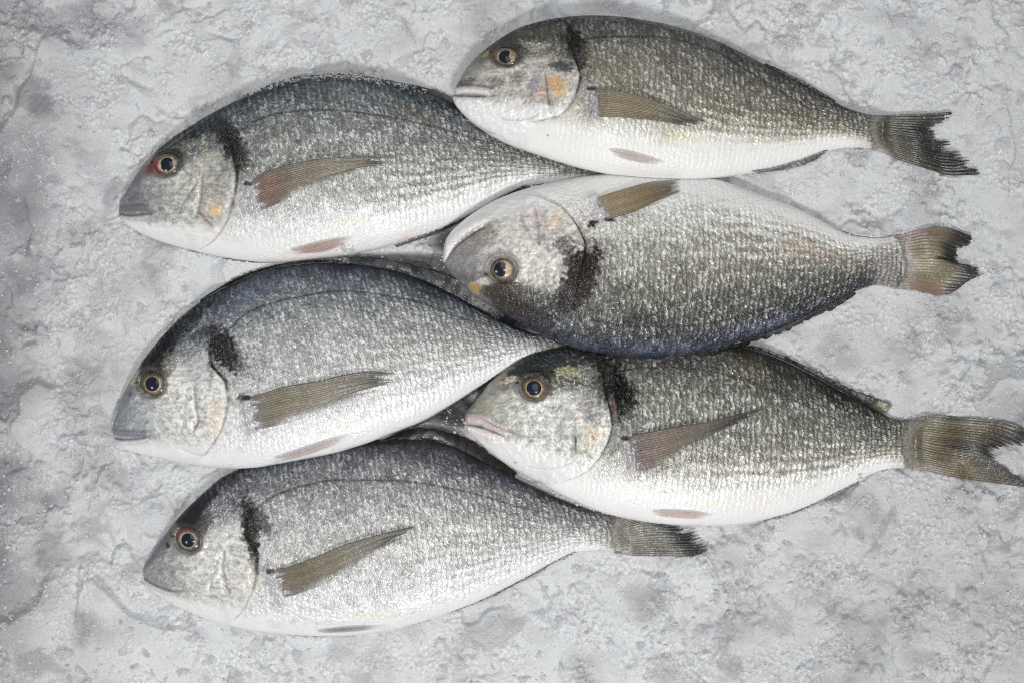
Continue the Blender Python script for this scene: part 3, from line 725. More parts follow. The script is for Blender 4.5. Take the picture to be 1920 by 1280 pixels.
fish6 = dict(seed=6, label='lowest fish of all, silver, its dark tail sticking out under another belly',
    snout=(269, 1078), tailbase=(1172, 1004), zd=[12, 12, 12, 10], zv=[12, 14, 12, 10],
    dorsal=[(271, 1062), (285, 1038), (305, 1008), (330, 975), (355, 948), (385, 920), (415, 895), (450, 878), (500, 858), (560, 842), (620, 832), (680, 826), (740, 823), (800, 824), (850, 836), (880, 851), (920, 872), (960, 892), (1000, 911), (1050, 935), (1100, 953), (1150, 966), (1172, 970)],
    ventral=[(272, 1092), (280, 1101), (300, 1116), (340, 1140), (400, 1163), (450, 1176), (520, 1186), (600, 1191), (660, 1190), (720, 1183), (780, 1168), (840, 1148), (900, 1125), (950, 1100), (1000, 1075), (1050, 1047), (1080, 1034), (1120, 1031), (1150, 1034), (1172, 1037)],
    gill=[(486, 935), (470, 952), (462, 973), (463, 1003), (474, 1021), (484, 1040), (483, 1072), (475, 1104), (459, 1138), (436, 1163), (415, 1170)],
    pal=[(50, 52, 56), (90, 92, 98), (134, 136, 139), (168, 169, 168), (186, 186, 185), (196, 197, 196), (212, 214, 216), (222, 223, 224)], belly=.86,
    cheek=(200, 199, 194), snoutcol=(112, 114, 118), snlen=.095, throat=.80, contrast=.9, stripe=.32, stripecol=(130, 126, 112), nstripe=19,
    lateral=[(487, 947), (522, 925), (570, 909), (634, 899), (730, 899), (850, 915), (980, 950), (1150, 990)],
    blue=[(385, 950, 16, 10, 40, .8), (440, 940, 14, 10, 20, .35), (950, 900, 60, 14, 28, .35), (520, 880, 60, 10, -20, .3)],
    blobs=[(471, 985, 13, 46, -8, INK, .95, 9), (492, 975, 12, 24, -30, (40, 40, 40), .75, 7), (448, 948, 18, 10, 30, (70, 60, 78), .6, 8), (480, 1045, 6, 30, 0, (40, 34, 36), .8, 7),
           (362, 950, 40, 22, -48, (40, 42, 48), .9, 20), (372, 985, 24, 18, -40, (48, 46, 48), .75, 14), (332, 1000, 9, 12, 30, (196, 190, 160), .7, 8), (470, 1085, 24, 34, 0, (206, 200, 190), .4, 10),
           (541, 1088, 20, 40, -15, (170, 164, 172), .5, 8), (686, 1152, 34, 4, 0, (206, 208, 110), .75, 5), (725, 1157, 22, 3, 3, (206, 208, 120), .6, 5), (316, 1022, 4, 5, 0, (30, 28, 28), .8, 5), (830, 860, 120, 26, 12, (64, 60, 70), .5, 16)],
    lines=[([(423, 1031), (420, 1060), (425, 1092), (434, 1112)], 1.5, (110, 104, 116), .7, 1.6), ([(412, 1040), (404, 1070), (394, 1108)], 2.4, (140, 140, 152), .4, .7)],
    lips=[([(272, 1072), (288, 1085), (312, 1095), (334, 1106)], 6, 3.5, (150, 146, 148), .7), ([(277, 1092), (300, 1106), (326, 1116)], 5, 2.5, (196, 192, 194), .7)],
    slit=[(271, 1082), (290, 1095), (312, 1104), (334, 1110)],
    eye=(354, 1011, 27, 24, 20), pupil=(0, 0, 13), iris=((138, 134, 120), (126, 124, 114), (66, 62, 54)), blood=225, blood_s=.45,
    fins=[pect([(505, 1068), (515, 1092), (529, 1121)], [(786, 982), (780, 988), (760, 1003)], [(505, 1068), (540, 1060), (570, 1050), (650, 1018), (730, 995), (786, 982)], [(529, 1121), (557, 1112), (618, 1088), (682, 1050), (760, 1003)]),
          pelv([(582, 1186), (590, 1190)], [(728, 1175), (724, 1178)], [(582, 1186), (620, 1181), (666, 1177), (728, 1175)], [(590, 1190), (634, 1189), (690, 1185), (724, 1178)], (150, 132, 120)),
          dict(name='anal_fin', base=[(840, 1146), (880, 1131), (930, 1108), (980, 1082), (1020, 1060), (1060, 1040)], end=[(856, 1146), (900, 1130), (940, 1112), (985, 1089), (1030, 1061), (1080, 1033)], up=[(840, 1146), (856, 1146)], low=[(1060, 1040), (1080, 1033)], rays=16, nu=14, rag=.2, cols=[(150, 146, 144), (112, 108, 108), (96, 92, 94)], dark=.3, alpha=(1, .85), flipn=True, rest=4),
          dict(name='dorsal_fin', base=[(700, 830), (760, 828), (800, 830), (850, 842), (880, 857), (920, 876), (960, 897)], end=[(720, 822), (750, 810), (790, 801), (830, 806), (870, 817), (900, 834), (970, 886)], up=[(700, 830), (720, 822)], low=[(960, 897), (970, 886)], rays=13, nu=18, rag=.12, cols=[(58, 52, 52), (52, 46, 46), (34, 30, 32)], dark=.5, alpha=(1, .95), settle=1.0),
          dict(name='tail_fin', base=[(1158, 966), (1152, 1000), (1158, 1037)], end=[(1335, 925), (1318, 945), (1290, 968), (1283, 982), (1300, 995), (1318, 1008), (1342, 1023), (1326, 1032)], up=[(1158, 966), (1220, 945), (1280, 932), (1335, 925)], low=[(1158, 1037), (1188, 1040), (1240, 1041), (1294, 1042), (1326, 1032)], rays=22, nu=100, rag=.15,
               cols=[(140, 136, 134), (112, 108, 98), (98, 93, 78), (84, 80, 74), (46, 44, 44), (24, 23, 24)], us=[0, .14, .4, .65, .85, 1], dark=.35, flipn=True)])

fish3 = dict(seed=3, label='pale silver sea bream with a blue sheen on its nape, between two left fish',
    snout=(211, 808), tailbase=(1072, 642), zd=[12, 14, 12, 10], zv=[14, 46, 30, 10], rows=34,
    dorsal=[(213, 793), (222, 765), (236, 730), (256, 695), (280, 660), (310, 625), (345, 590), (385, 560), (430, 533), (480, 511), (530, 498), (580, 492), (640, 494), (700, 500), (750, 510), (800, 528), (850, 552), (900, 580), (950, 606), (1000, 625), (1040, 632), (1072, 630)],
    ventral=[(214, 824), (225, 836), (260, 849), (300, 858), (350, 868), (400, 876), (440, 878), (500, 873), (560, 862), (620, 850), (680, 833), (740, 810), (790, 790), (840, 762), (890, 730), (930, 705), (970, 683), (1010, 665), (1040, 657), (1072, 656)],
    gill=[(418, 612), (400, 630), (394, 660), (397, 683), (410, 698), (425, 713), (430, 749), (424, 782), (416, 807), (402, 828), (385, 850), (372, 866)],
    pal=COOL, cheek=(208, 208, 203), snoutcol=(128, 134, 142), snlen=.125, throat=.80, stripe=.4, nstripe=16, stripecol=(140, 136, 124), belly=.84, contrast=.85,
    lateral=[(420, 624), (472, 581), (551, 558), (640, 545), (760, 560), (880, 600), (1000, 635)],
    blue=[(440, 570, 80, 20, -38, .75), (500, 545, 60, 16, -20, .5), (382, 640, 22, 12, 10, .5), (640, 525, 80, 16, 0, .25)],
    blobs=[(420, 655, 20, 34, -25, INK, .97, 9), (440, 672, 16, 26, -40, (44, 44, 44), .7, 6), (385, 625, 34, 13, -20, (44, 42, 62), .7, 8), (398, 690, 8, 20, -20, (60, 60, 64), .6, 6), (372, 690, 26, 40, 0, (152, 158, 164), .5, 8),
           (290, 668, 52, 17, -54, (34, 33, 30), .97, 24), (300, 688, 26, 20, -30, (40, 38, 34), .9, 14), (330, 690, 24, 26, 0, (214, 214, 200), .5, 9), (330, 620, 60, 14, -42, (30, 33, 38), .85, 12),
           (410, 782, 15, 40, 12, (232, 200, 170), .75, 9), (421, 706, 5, 14, -25, (110, 52, 40), .8, 6), (370, 795, 6, 9, 0, (176, 110, 104), .9, 5), (254, 712, 12, 16, 20, (206, 200, 176), .7, 9), (256, 730, 8, 10, 0, (170, 130, 116), .6, 7),
           (484, 775, 22, 42, -14, (164, 160, 172), .6, 7), (459, 744, 9, 7, 0, INK, .95, 5), (634, 802, 14, 8, -15, (222, 224, 150), .5, 5), (690, 788, 12, 4, -15, (224, 226, 190), .4, 5), (233, 775, 20, 30, 25, (110, 116, 124), .5, 12)],
    lines=[([(367, 723), (370, 759), (374, 785), (366, 806)], 1.6, (110, 106, 112), .8, 2.0), ([(352, 735), (350, 775), (340, 820)], 4, (158, 162, 178), .5, 1.2), ([(403, 800), (405, 822), (396, 842)], 1.3, (190, 160, 156), .6, .8), ([(396, 846), (372, 852), (340, 842)], 2, (196, 196, 194), .5, 1)],
    lips=[([(212, 806), (235, 810), (262, 811), (290, 812)], 7, 4, (128, 128, 136), .85), ([(218, 828), (245, 828), (280, 824)], 6, 2.5, (206, 204, 208), .7)],
    slit=[(214, 821), (235, 823), (260, 821), (286, 817)],
    eye=(287, 719, 27, 24, 10), pupil=(0, 0, 13.5), iris=((142, 124, 104), (134, 124, 102), (80, 74, 60)), iris_lit=20,
    fins=[pect([(462, 744), (468, 772), (474, 806)], [(752, 702), (744, 712), (720, 730)], [(462, 744), (495, 736), (534, 724), (600, 713), (650, 701), (700, 695), (752, 702)], [(474, 806), (518, 797), (584, 780), (650, 756), (720, 730)], cols=[(186, 182, 190), (144, 138, 130), (134, 127, 106), (126, 118, 97), (106, 99, 86), (112, 107, 98)]),
          pelv([(500, 862), (512, 868)], [(672, 808), (668, 813)], [(500, 862), (540, 850), (600, 830), (650, 815), (672, 808)], [(512, 868), (560, 858), (620, 838), (668, 813)], (196, 180, 176)),
          dict(name='anal_fin', base=[(770, 797), (800, 783), (850, 754), (890, 728), (925, 706)], end=[(775, 803), (810, 787), (860, 757), (905, 727), (940, 697)], up=[(770, 797), (775, 803)], low=[(925, 706), (940, 697)], rays=14, nu=14, rag=.2, cols=[(140, 138, 142), (100, 98, 104), (84, 82, 88)], flipn=True, alpha=(1, .9), settle=1.0),
          dict(name='dorsal_fin', base=[(378, 568), (400, 556), (450, 530), (520, 506), (600, 497), (660, 500), (740, 513), (800, 534), (850, 558), (900, 586), (960, 614)], end=[(376, 562), (396, 549), (448, 522), (516, 497), (590, 486), (650, 480), (715, 484), (770, 494), (820, 508), (870, 530), (975, 598)], up=[(378, 568), (376, 562)], low=[(960, 614), (975, 598)], rays=26, nu=16, rag=.14, cols=[(44, 45, 49), (34, 35, 39), (16, 16, 19)], dark=.45, alpha=(1, .95), settle=1.0, rest=8),
          dict(name='tail_fin', base=[(1062, 630), (1060, 642), (1062, 656)], end=[(1160, 600), (1135, 645), (1165, 692)], up=[(1062, 630), (1110, 615), (1160, 600)], low=[(1062, 656), (1110, 672), (1165, 692)], rays=16, nu=60, cols=[(120, 116, 110), (96, 92, 80), (40, 38, 38)], flipn=True)])

fish1 = dict(seed=1, label='sea bream with a bright red eye corner and frost crumbs along its back',
    snout=(223, 396), tailbase=(1128, 318), zd=[12, 14, 10, 8], zv=[14, 24, 16, 8], rows=34,
    dorsal=[(225, 383), (240, 355), (262, 320), (285, 293), (320, 262), (360, 236), (400, 212), (450, 187), (500, 166), (550, 152), (600, 146), (650, 145), (700, 151), (750, 161), (800, 175), (850, 195), (900, 220), (950, 248), (1000, 274), (1050, 294), (1100, 305), (1128, 307)],
    ventral=[(226, 410), (235, 419), (255, 433), (300, 453), (350, 467), (400, 479), (450, 488), (500, 492), (540, 491), (600, 485), (650, 478), (700, 470), (750, 457), (800, 440), (850, 419), (900, 393), (940, 370), (975, 354), (1010, 346), (1060, 340), (1100, 334), (1128, 332)],
    gill=[(424, 236), (430, 262), (438, 290), (446, 318), (446, 345), (438, 380), (430, 410), (414, 435), (395, 455), (372, 466), (350, 470)],
    pal=GREY, cheek=(182, 181, 175), snoutcol=(110, 112, 118), snlen=.10, throat=.74, stripe=.75,
    lateral=[(448, 248), (480, 226), (520, 213), (600, 206), (700, 215), (820, 240), (940, 275), (1060, 305)],
    blue=[(500, 240, 45, 10, -28, .35)],
    blobs=[(437, 275, 17, 36, -22, INK, .97, 9), (418, 246, 26, 14, 40, (34, 34, 36), .9, 10), (455, 296, 14, 24, -20, (46, 42, 42), .75, 7), (428, 312, 14, 24, -15, (96, 92, 92), .6, 7),
           (372, 246, 46, 12, -34, (44, 47, 50), .8, 9), (318, 270, 44, 10, -34, (60, 62, 68), .9, 20), (395, 235, 34, 18, -20, (50, 54, 58), .55, 6), (365, 268, 28, 7, 5, (196, 192, 150), .6, 7), (390, 285, 6, 20, -15, (200, 196, 140), .6, 7), (350, 275, 14, 8, 0, (150, 140, 80), .4, 6),
           (276, 300, 12, 7, -45, (196, 186, 140), .8, 8), (283, 312, 9, 18, 5, (150, 34, 28), .95, 12), (322, 290, 26, 9, 15, (40, 36, 32), .85, 12), (347, 305, 6, 16, 0, (60, 56, 50), .6, 9),
           (404, 392, 18, 16, 10, (236, 208, 160), .75, 8), (408, 398, 13, 8, 20, (232, 186, 100), .7, 6), (418, 372, 14, 12, 20, (160, 136, 96), .6, 6), (386, 332, 4, 6, 0, (222, 168, 84), .8, 5), (410, 340, 24, 26, 0, (124, 118, 110), .4, 6),
           (258, 372, 22, 12, -5, (92, 92, 98), .5, 12), (490, 370, 14, 30, -8, (186, 178, 184), .6, 7), (498, 350, 10, 20, 0, (120, 96, 100), .5, 7), (655, 416, 32, 5, -6, (216, 216, 150), .55, 5), (842, 388, 4, 3, 0, (222, 204, 110), .8, 5),
           (560, 470, 40, 8, -12, (214, 190, 184), .5, 14), (760, 448, 30, 6, -18, (210, 180, 178), .5, 12), (520, 250, 60, 10, -24, (108, 104, 98), .6, 14), (780, 215, 60, 14, 20, (104, 94, 82), .5, 12)],
    lines=[([(382, 328), (381, 350), (379, 372), (374, 396), (384, 409), (403, 426)], 1.5, (104, 98, 98), .8, 2.0), ([(346, 395), (338, 400), (352, 372), (372, 345)], 1.8, (120, 120, 124), .55, 1.2), ([(376, 408), (392, 420), (404, 432)], 1.2, (196, 130, 124), .7, .6),
           ([(360, 240), (330, 262), (300, 284)], 1.4, (160, 160, 158), .4, 0), ([(300, 345), (305, 375), (298, 395)], 4, (128, 128, 124), .45, 1.0)],
    lips=[([(224, 392), (245, 391), (268, 390), (292, 393)], 7, 4, (112, 110, 118), .85), ([(230, 410), (255, 410), (285, 406)], 6, 2.0, (200, 198, 200), .7)],
    slit=[(225, 402), (245, 405), (268, 403), (290, 399)],
    eye=(314, 309, 28, 23, -10), pupil=(0, 0, 13), iris=((160, 152, 132), (136, 133, 122), (84, 78, 64)), blood=180, iris_lit=200,
    fins=[pect([(464, 345), (474, 370), (484, 398)], [(742, 299), (735, 306), (715, 312)], [(464, 345), (500, 325), (560, 308), (620, 299), (690, 296), (742, 299)], [(484, 398), (520, 385), (560, 365), (600, 348), (660, 328), (715, 312)],
               cols=[(176, 168, 172), (138, 120, 112), (130, 106, 96), (122, 110, 94), (128, 117, 96), (116, 110, 98)], us=[0, .06, .16, .34, .7, 1], spots=[(.17, .45, .10, .45, (136, 98, 90), .5)]),
          pelv([(532, 471), (545, 477)], [(674, 443), (670, 447)], [(532, 471), (570, 462), (620, 451), (674, 443)], [(545, 477), (600, 474), (640, 461), (670, 447)], (186, 152, 144), spots=[(.5, .7, .35, .4, (170, 112, 102), .6)]),
          dict(name='anal_fin', base=[(740, 458), (800, 437), (850, 416), (900, 390), (940, 367), (975, 351)], end=[(742, 464), (805, 443), (856, 422), (906, 396), (950, 370), (990, 348)], up=[(740, 458), (742, 464)], low=[(975, 351), (990, 348)], rays=16, nu=14, rag=.2, cols=[(140, 134, 144), (92, 88, 102), (76, 72, 84)], flipn=True, settle=1.0),
          dict(name='dorsal_fin', base=[(730, 160), (780, 173), (830, 191), (870, 209), (930, 241), (1000, 277)], end=[(738, 152), (775, 158), (815, 168), (850, 182), (900, 208), (1000, 266)], up=[(730, 160), (738, 152)], low=[(1000, 277), (1000, 266)], rays=16, nu=16, rag=.14, cols=[(56, 56, 58), (46, 46, 48), (30, 30, 32)], settle=1.0),
          dict(name='tail_fin', base=[(1118, 306), (1116, 318), (1118, 333)], end=[(1232, 268), (1205, 322), (1240, 372)], up=[(1118, 306), (1170, 290), (1232, 268)], low=[(1118, 333), (1170, 350), (1240, 372)], rays=16, nu=60, cols=[(110, 106, 100), (92, 88, 76), (36, 34, 34)], flipn=True)])

fish5 = dict(seed=5, label='sea bream with thick pinkish lips, its forked tail cut off by the photo edge',
    snout=(871, 788), tailbase=(1718, 832), zd=[22, 22, 16, 8], zv=[40, 38, 16, 8],
    dorsal=[(873, 775), (885, 758), (900, 738), (920, 714), (945, 693), (975, 673), (1010, 659), (1060, 648), (1120, 641), (1180, 638), (1240, 637), (1300, 639), (1360, 643), (1410, 652), (1462, 671), (1523, 701), (1568, 726), (1608, 748), (1645, 770), (1680, 785), (1718, 789)],
    ventral=[(873, 800), (890, 820), (926, 853), (972, 884), (1015, 906), (1063, 932), (1118, 956), (1173, 971), (1230, 980), (1290, 985), (1340, 985), (1386, 982), (1431, 974), (1477, 962), (1523, 944), (1568, 922), (1608, 902), (1640, 885), (1675, 877), (1718, 876)],
    gill=[(1144, 672), (1130, 700), (1134, 734), (1144, 773), (1147, 798), (1140, 825), (1124, 856), (1103, 880), (1076, 895), (1039, 906), (1010, 908)],
    pal=[(44, 46, 48), (62, 64, 62), (98, 98, 90), (138, 138, 130), (148, 148, 142), (176, 175, 166), (222, 222, 220), (233, 233, 232)], belly=.78,
    cheek=(196, 196, 191), snoutcol=(152, 152, 142), snlen=.11, throat=.66, stripe=.8, nstripe=16, stripecol=(112, 106, 86),
    lateral=[(1160, 695), (1220, 688), (1290, 690), (1380, 705), (1480, 745), (1590, 795), (1700, 828)],
    blue=[(1122, 712, 10, 20, 10, .7), (1030, 672, 40, 14, -10, .35)],
    blobs=[(1150, 722, 20, 48, -15, INK, .97, 9), (1168, 740, 20, 30, -25, INK, .95, 7), (1122, 690, 24, 18, 30, (48, 44, 40), .8, 9), (1110, 760, 26, 34, -10, (104, 102, 100), .7, 6), (1150, 760, 6, 24, -10, (120, 96, 92), .8, 6), (1176, 775, 10, 26, -20, (80, 80, 78), .6, 6), (1128, 730, 12, 30, 0, (54, 54, 56), .7, 6),
           (990, 690, 50, 18, -24, (52, 58, 62), .9, 14), (1040, 672, 60, 20, -6, (60, 66, 66), .75, 9), (1020, 700, 26, 10, 5, (52, 46, 42), .85, 14), (1032, 722, 8, 20, 0, (70, 66, 58), .7, 9), (1066, 698, 24, 12, 5, (214, 214, 170), .6, 8), (1100, 700, 20, 20, 0, (190, 188, 176), .5, 8),
           (958, 712, 20, 7, -18, (222, 208, 196), .9, 10), (942, 716, 10, 4, -30, (204, 200, 140), .7, 6), (955, 727, 14, 4, -14, (80, 68, 62), .7, 6), (972, 735, 10, 6, 0, (150, 120, 104), .5, 8),
           (1109, 815, 20, 20, 10, (232, 208, 180), .7, 8), (1110, 806, 14, 7, 20, (232, 196, 140), .6, 5), (1084, 775, 8, 9, 0, (216, 196, 160), .6, 6), (1079, 826, 3, 10, 0, (60, 58, 56), .8, 4), (1111, 818, 4, 4, 0, (80, 70, 50), .7, 4), (1104, 836, 5, 4, 0, (232, 206, 120), .7, 4),
           (1055, 800, 10, 40, 20, (140, 142, 156), .6, 8), (1190, 850, 22, 32, -14, (156, 150, 164), .7, 7), (1340, 942, 34, 6, 2, (214, 218, 120), .6, 5), (1420, 950, 30, 12, -10, (226, 200, 190), .5, 14), (1400, 690, 50, 30, 20, (112, 96, 66), .55, 10), (1490, 720, 60, 24, 30, (66, 64, 52), .5, 10), (905, 770, 22, 16, -30, (150, 142, 122), .6, 8), (966, 866, 3, 2, 0, (120, 118, 120), .8, 4)],
    lines=[([(1077, 795), (1076, 820), (1079, 843)], 1.5, (130, 126, 130), .7, 1.6), ([(1074, 858), (1086, 872), (1089, 884)], 1.2, (196, 176, 172), .6, .8), ([(985, 874), (1020, 878), (1062, 868), (1082, 855)], 1.6, (190, 188, 188), .5, 1.0), ([(905, 782), (940, 800), (985, 818)], 2.0, (96, 94, 94), .5, 2.0)],
    lips=[([(875, 784), (900, 786), (925, 798), (952, 815)], 9, 6, (206, 188, 190), .85), ([(880, 803), (905, 813), (935, 822)], 8, 3.5, (214, 206, 206), .8)],
    slit=[(873, 795), (895, 798), (920, 806), (952, 820)],
    eye=(1001, 727, 26, 23, 10), pupil=(0, 0, 13.5), iris=((170, 146, 110), (150, 128, 102), (112, 92, 74)), iris_lit=0,
    fins=[pect([(1169, 819), (1180, 848), (1188, 884)], [(1432, 764), (1420, 774), (1392, 788)], [(1169, 819), (1216, 808), (1262, 799), (1310, 792), (1390, 773), (1432, 764)], [(1188, 884), (1246, 870), (1277, 848), (1330, 818), (1392, 788)],
               cols=[(176, 170, 180), (120, 108, 104), (126, 106, 94), (120, 112, 100), (92, 88, 84), (84, 80, 76)], alpha_low=.3),
          pelv([(1212, 958), (1224, 966)], [(1350, 966), (1345, 970)], [(1212, 958), (1246, 957), (1300, 960), (1350, 966)], [(1224, 966), (1256, 971), (1307, 974), (1345, 970)], (206, 180, 174)),
          dict(name='anal_fin', base=[(1440, 970), (1480, 958), (1523, 941), (1568, 919), (1604, 902)], end=[(1434, 980), (1482, 967), (1526, 950), (1572, 927), (1612, 904)], up=[(1440, 970), (1434, 980)], low=[(1604, 902), (1612, 904)], rays=14, nu=12, rag=.25, cols=[(176, 160, 158), (126, 114, 116), (110, 104, 106)], flipn=True, rest=3, settle=.8),
          dict(name='dorsal_fin', base=[(1390, 652), (1462, 677), (1523, 707), (1568, 732), (1608, 753), (1640, 772)], end=[(1390, 643), (1447, 656), (1507, 682), (1559, 707), (1614, 733), (1674, 757)], up=[(1390, 652), (1390, 643)], low=[(1640, 772), (1660, 772), (1674, 757)], rays=18, nu=20, rag=.12, cols=[(54, 48, 42), (46, 42, 38), (26, 25, 25)], dark=.4, spots=[(.6, 1.0, .5, .12, (112, 106, 84), .6)], settle=.8, rest=8),
          dict(name='tail_fin', base=[(1700, 787), (1692, 830), (1700, 877)], end=[(1952, 818), (1915, 836), (1885, 845), (1862, 849), (1872, 860), (1888, 876), (1915, 890), (1955, 916)], up=[(1700, 787), (1730, 781), (1757, 778), (1797, 781), (1873, 788), (1952, 818)], low=[(1700, 877), (1750, 885), (1797, 895), (1858, 904), (1955, 916)], rays=24, nu=110, rag=.12,
               cols=[(120, 116, 112), (112, 106, 92), (104, 94, 68), (98, 88, 66), (66, 62, 56), (28, 27, 27)], us=[0, .15, .35, .6, .85, 1], dark=.4, flipn=True, spots=[(.75, .5, .28, .045, (22, 22, 26), .95), (.3, .0, .5, .1, (50, 46, 42), .8), (.1, .95, .25, .12, (160, 138, 136), .5)])])

fish4 = dict(seed=4, label='the only upside-down sea bream, white belly uppermost and dark brown forehead', flip=True,
    snout=(830, 486), tailbase=(1690, 495), zd=[46, 62, 34, 8], zv=[42, 36, 20, 8], gside=1,
    dorsal=[(835, 500), (848, 515), (866, 535), (885, 552), (905, 566), (930, 580), (960, 598), (1000, 621), (1040, 641), (1080, 653), (1130, 663), (1180, 670), (1230, 672), (1280, 667), (1330, 656), (1391, 642), (1452, 621), (1513, 593), (1574, 563), (1610, 544), (1650, 534), (1690, 540)],
    ventral=[(831, 468), (838, 447), (860, 421), (890, 398), (930, 375), (980, 356), (1040, 341), (1100, 330), (1160, 325), (1220, 325), (1280, 328), (1340, 336), (1391, 352), (1452, 374), (1498, 392), (1544, 416), (1574, 433), (1605, 443), (1650, 447), (1690, 441)],
    gill=[(1080, 556), (1082, 530), (1088, 505), (1096, 480), (1096, 455), (1085, 430), (1070, 408), (1052, 389), (1030, 378), (1003, 368), (970, 362)],
    pal=[(44, 48, 58), (66, 70, 80), (84, 86, 84), (116, 115, 108), (158, 157, 149), (186, 186, 178), (218, 218, 214), (230, 230, 226)], belly=.84, rows=35,
    cheek=(196, 194, 188), snoutcol=(126, 124, 126), snlen=.11, throat=.76, stripe=.6, stripecol=(124, 114, 94), nstripe=17, contrast=.95,
    lateral=[(1110, 600), (1180, 612), (1280, 612), (1400, 590), (1520, 545), (1640, 510)],
    blue=[(1100, 650, 60, 14, 8, .4), (1250, 652, 110, 16, -2, .6), (1430, 610, 90, 16, -20, .5), (1010, 610, 30, 14, 20, .35), (1060, 600, 26, 20, 40, .35)],
    blobs=[(885, 520, 40, 22, 40, (86, 80, 80), .6, 14), (870, 480, 34, 30, 0, (134, 132, 134), .9, 24), (905, 445, 28, 18, -20, (136, 126, 114), .8, 18), (950, 560, 56, 22, 32, (66, 58, 52), .95, 16), (1000, 600, 40, 22, 30, (62, 58, 62), .8, 10), (960, 535, 30, 8, 10, (84, 62, 56), .8, 9),
           (1058, 462, 26, 20, 20, (74, 68, 72), .85, 7), (1072, 490, 18, 22, 0, (54, 48, 50), .8, 7), (1094, 505, 24, 40, 25, (26, 19, 19), .97, 9), (1072, 548, 24, 30, 10, (34, 27, 28), .9, 8), (1098, 540, 16, 26, 30, (54, 44, 40), .8, 7), (1050, 575, 22, 18, 0, (60, 56, 60), .7, 7), (1093, 450, 10, 30, -30, (150, 128, 126), .85, 9),
           (890, 540, 14, 11, 30, (192, 160, 82), .9, 9), (906, 528, 16, 7, -10, (220, 212, 204), .9, 9), (1049, 406, 11, 12, 0, (230, 196, 120), .7, 6), (1050, 405, 6, 6, 0, (224, 216, 212), .9, 5), (1040, 424, 16, 10, 10, (222, 196, 178), .6, 6), (1052, 432, 8, 6, 0, (160, 140, 70), .6, 4), (1000, 396, 20, 14, 0, (208, 186, 188), .5, 8), (1075, 400, 22, 14, 40, (222, 210, 210), .6, 10), (1014, 417, 5, 8, 0, (180, 130, 140), .6, 4),
           (1505, 465, 46, 26, 15, (178, 140, 124), .6, 10), (1560, 482, 40, 16, 10, (160, 124, 96), .35, 10), (1135, 395, 24, 22, 0, (170, 164, 180), .5, 7), (1111, 420, 8, 5, -20, INK, .95, 5), (975, 470, 26, 60, -20, (206, 204, 192), .5, 8), (900, 410, 50, 10, -32, (236, 222, 218), .8, 20), (1665, 500, 30, 44, 0, (170, 166, 166), .6, 8)],
    lines=[([(1003, 388), (1008, 412), (1010, 440), (1012, 462)], 1.6, (128, 120, 126), .7, 1.8), ([(975, 400), (985, 425), (998, 450)], 1.8, (140, 138, 140), .5, 1.2), ([(1008, 377), (1012, 400), (1030, 440)], 1.1, (190, 160, 164), .5, .6)],
    lips=[([(831, 484), (844, 458), (868, 434), (900, 414), (925, 400)], 9, 4.5, (236, 226, 224), .95)],
    slit=[(836, 490), (852, 466), (880, 443), (918, 421)],
    eye=(943, 506, 26, 24, 0), pupil=(-3, 0, 13.5), iris=((170, 150, 128), (146, 130, 114), (98, 88, 80)), iris_lit=0,
    fins=[pect([(1140, 412), (1122, 392), (1112, 372)], [(1278, 358), (1285, 345), (1285, 334)], [(1140, 412), (1186, 399), (1230, 378), (1278, 358)], [(1112, 372), (1171, 353), (1230, 338), (1285, 334)],
               cols=[(180, 174, 180), (150, 136, 116), (162, 144, 112), (150, 134, 104), (128, 116, 92), (120, 110, 92)], alpha=(1, .9), alpha_low=.8, flipn=True, spots=[(.72, .25, .03, .10, (190, 40, 36), .9)]),
          dict(name='dorsal_fin', base=[(1240, 666), (1330, 650), (1391, 636), (1452, 615), (1513, 587), (1574, 557), (1600, 543)], end=[(1240, 680), (1330, 667), (1400, 651), (1440, 641), (1482, 627), (1500, 610), (1553, 588), (1606, 552)], up=[(1240, 666), (1240, 680)], low=[(1600, 543), (1606, 552)], rays=18, nu=18, rag=.32, cols=[(62, 62, 64), (44, 44, 44), (28, 28, 28)], flipn=True, settle=1.2, rest=10),
          dict(name='tail_fin', base=[(1682, 441), (1700, 470), (1704, 505), (1690, 541)], end=[(1827, 444), (1826, 456), (1806, 472), (1797, 486), (1815, 494), (1852, 512), (1832, 520), (1800, 540)], up=[(1682, 441), (1726, 431), (1763, 426), (1827, 444)], low=[(1690, 541), (1742, 550), (1775, 553), (1800, 540)], rays=20, nu=100, rag=.12,
               cols=[(170, 164, 164), (142, 128, 116), (134, 124, 98), (124, 116, 94), (60, 56, 54), (22, 21, 22)], us=[0, .12, .3, .62, .82, 1], dark=.3, flipn=True, spots=[(.75, .45, .22, .06, (24, 22, 26), .95), (.25, 0, .35, .16, (120, 86, 88), .8), (.4, 1, .5, .16, (150, 116, 104), .55)])])

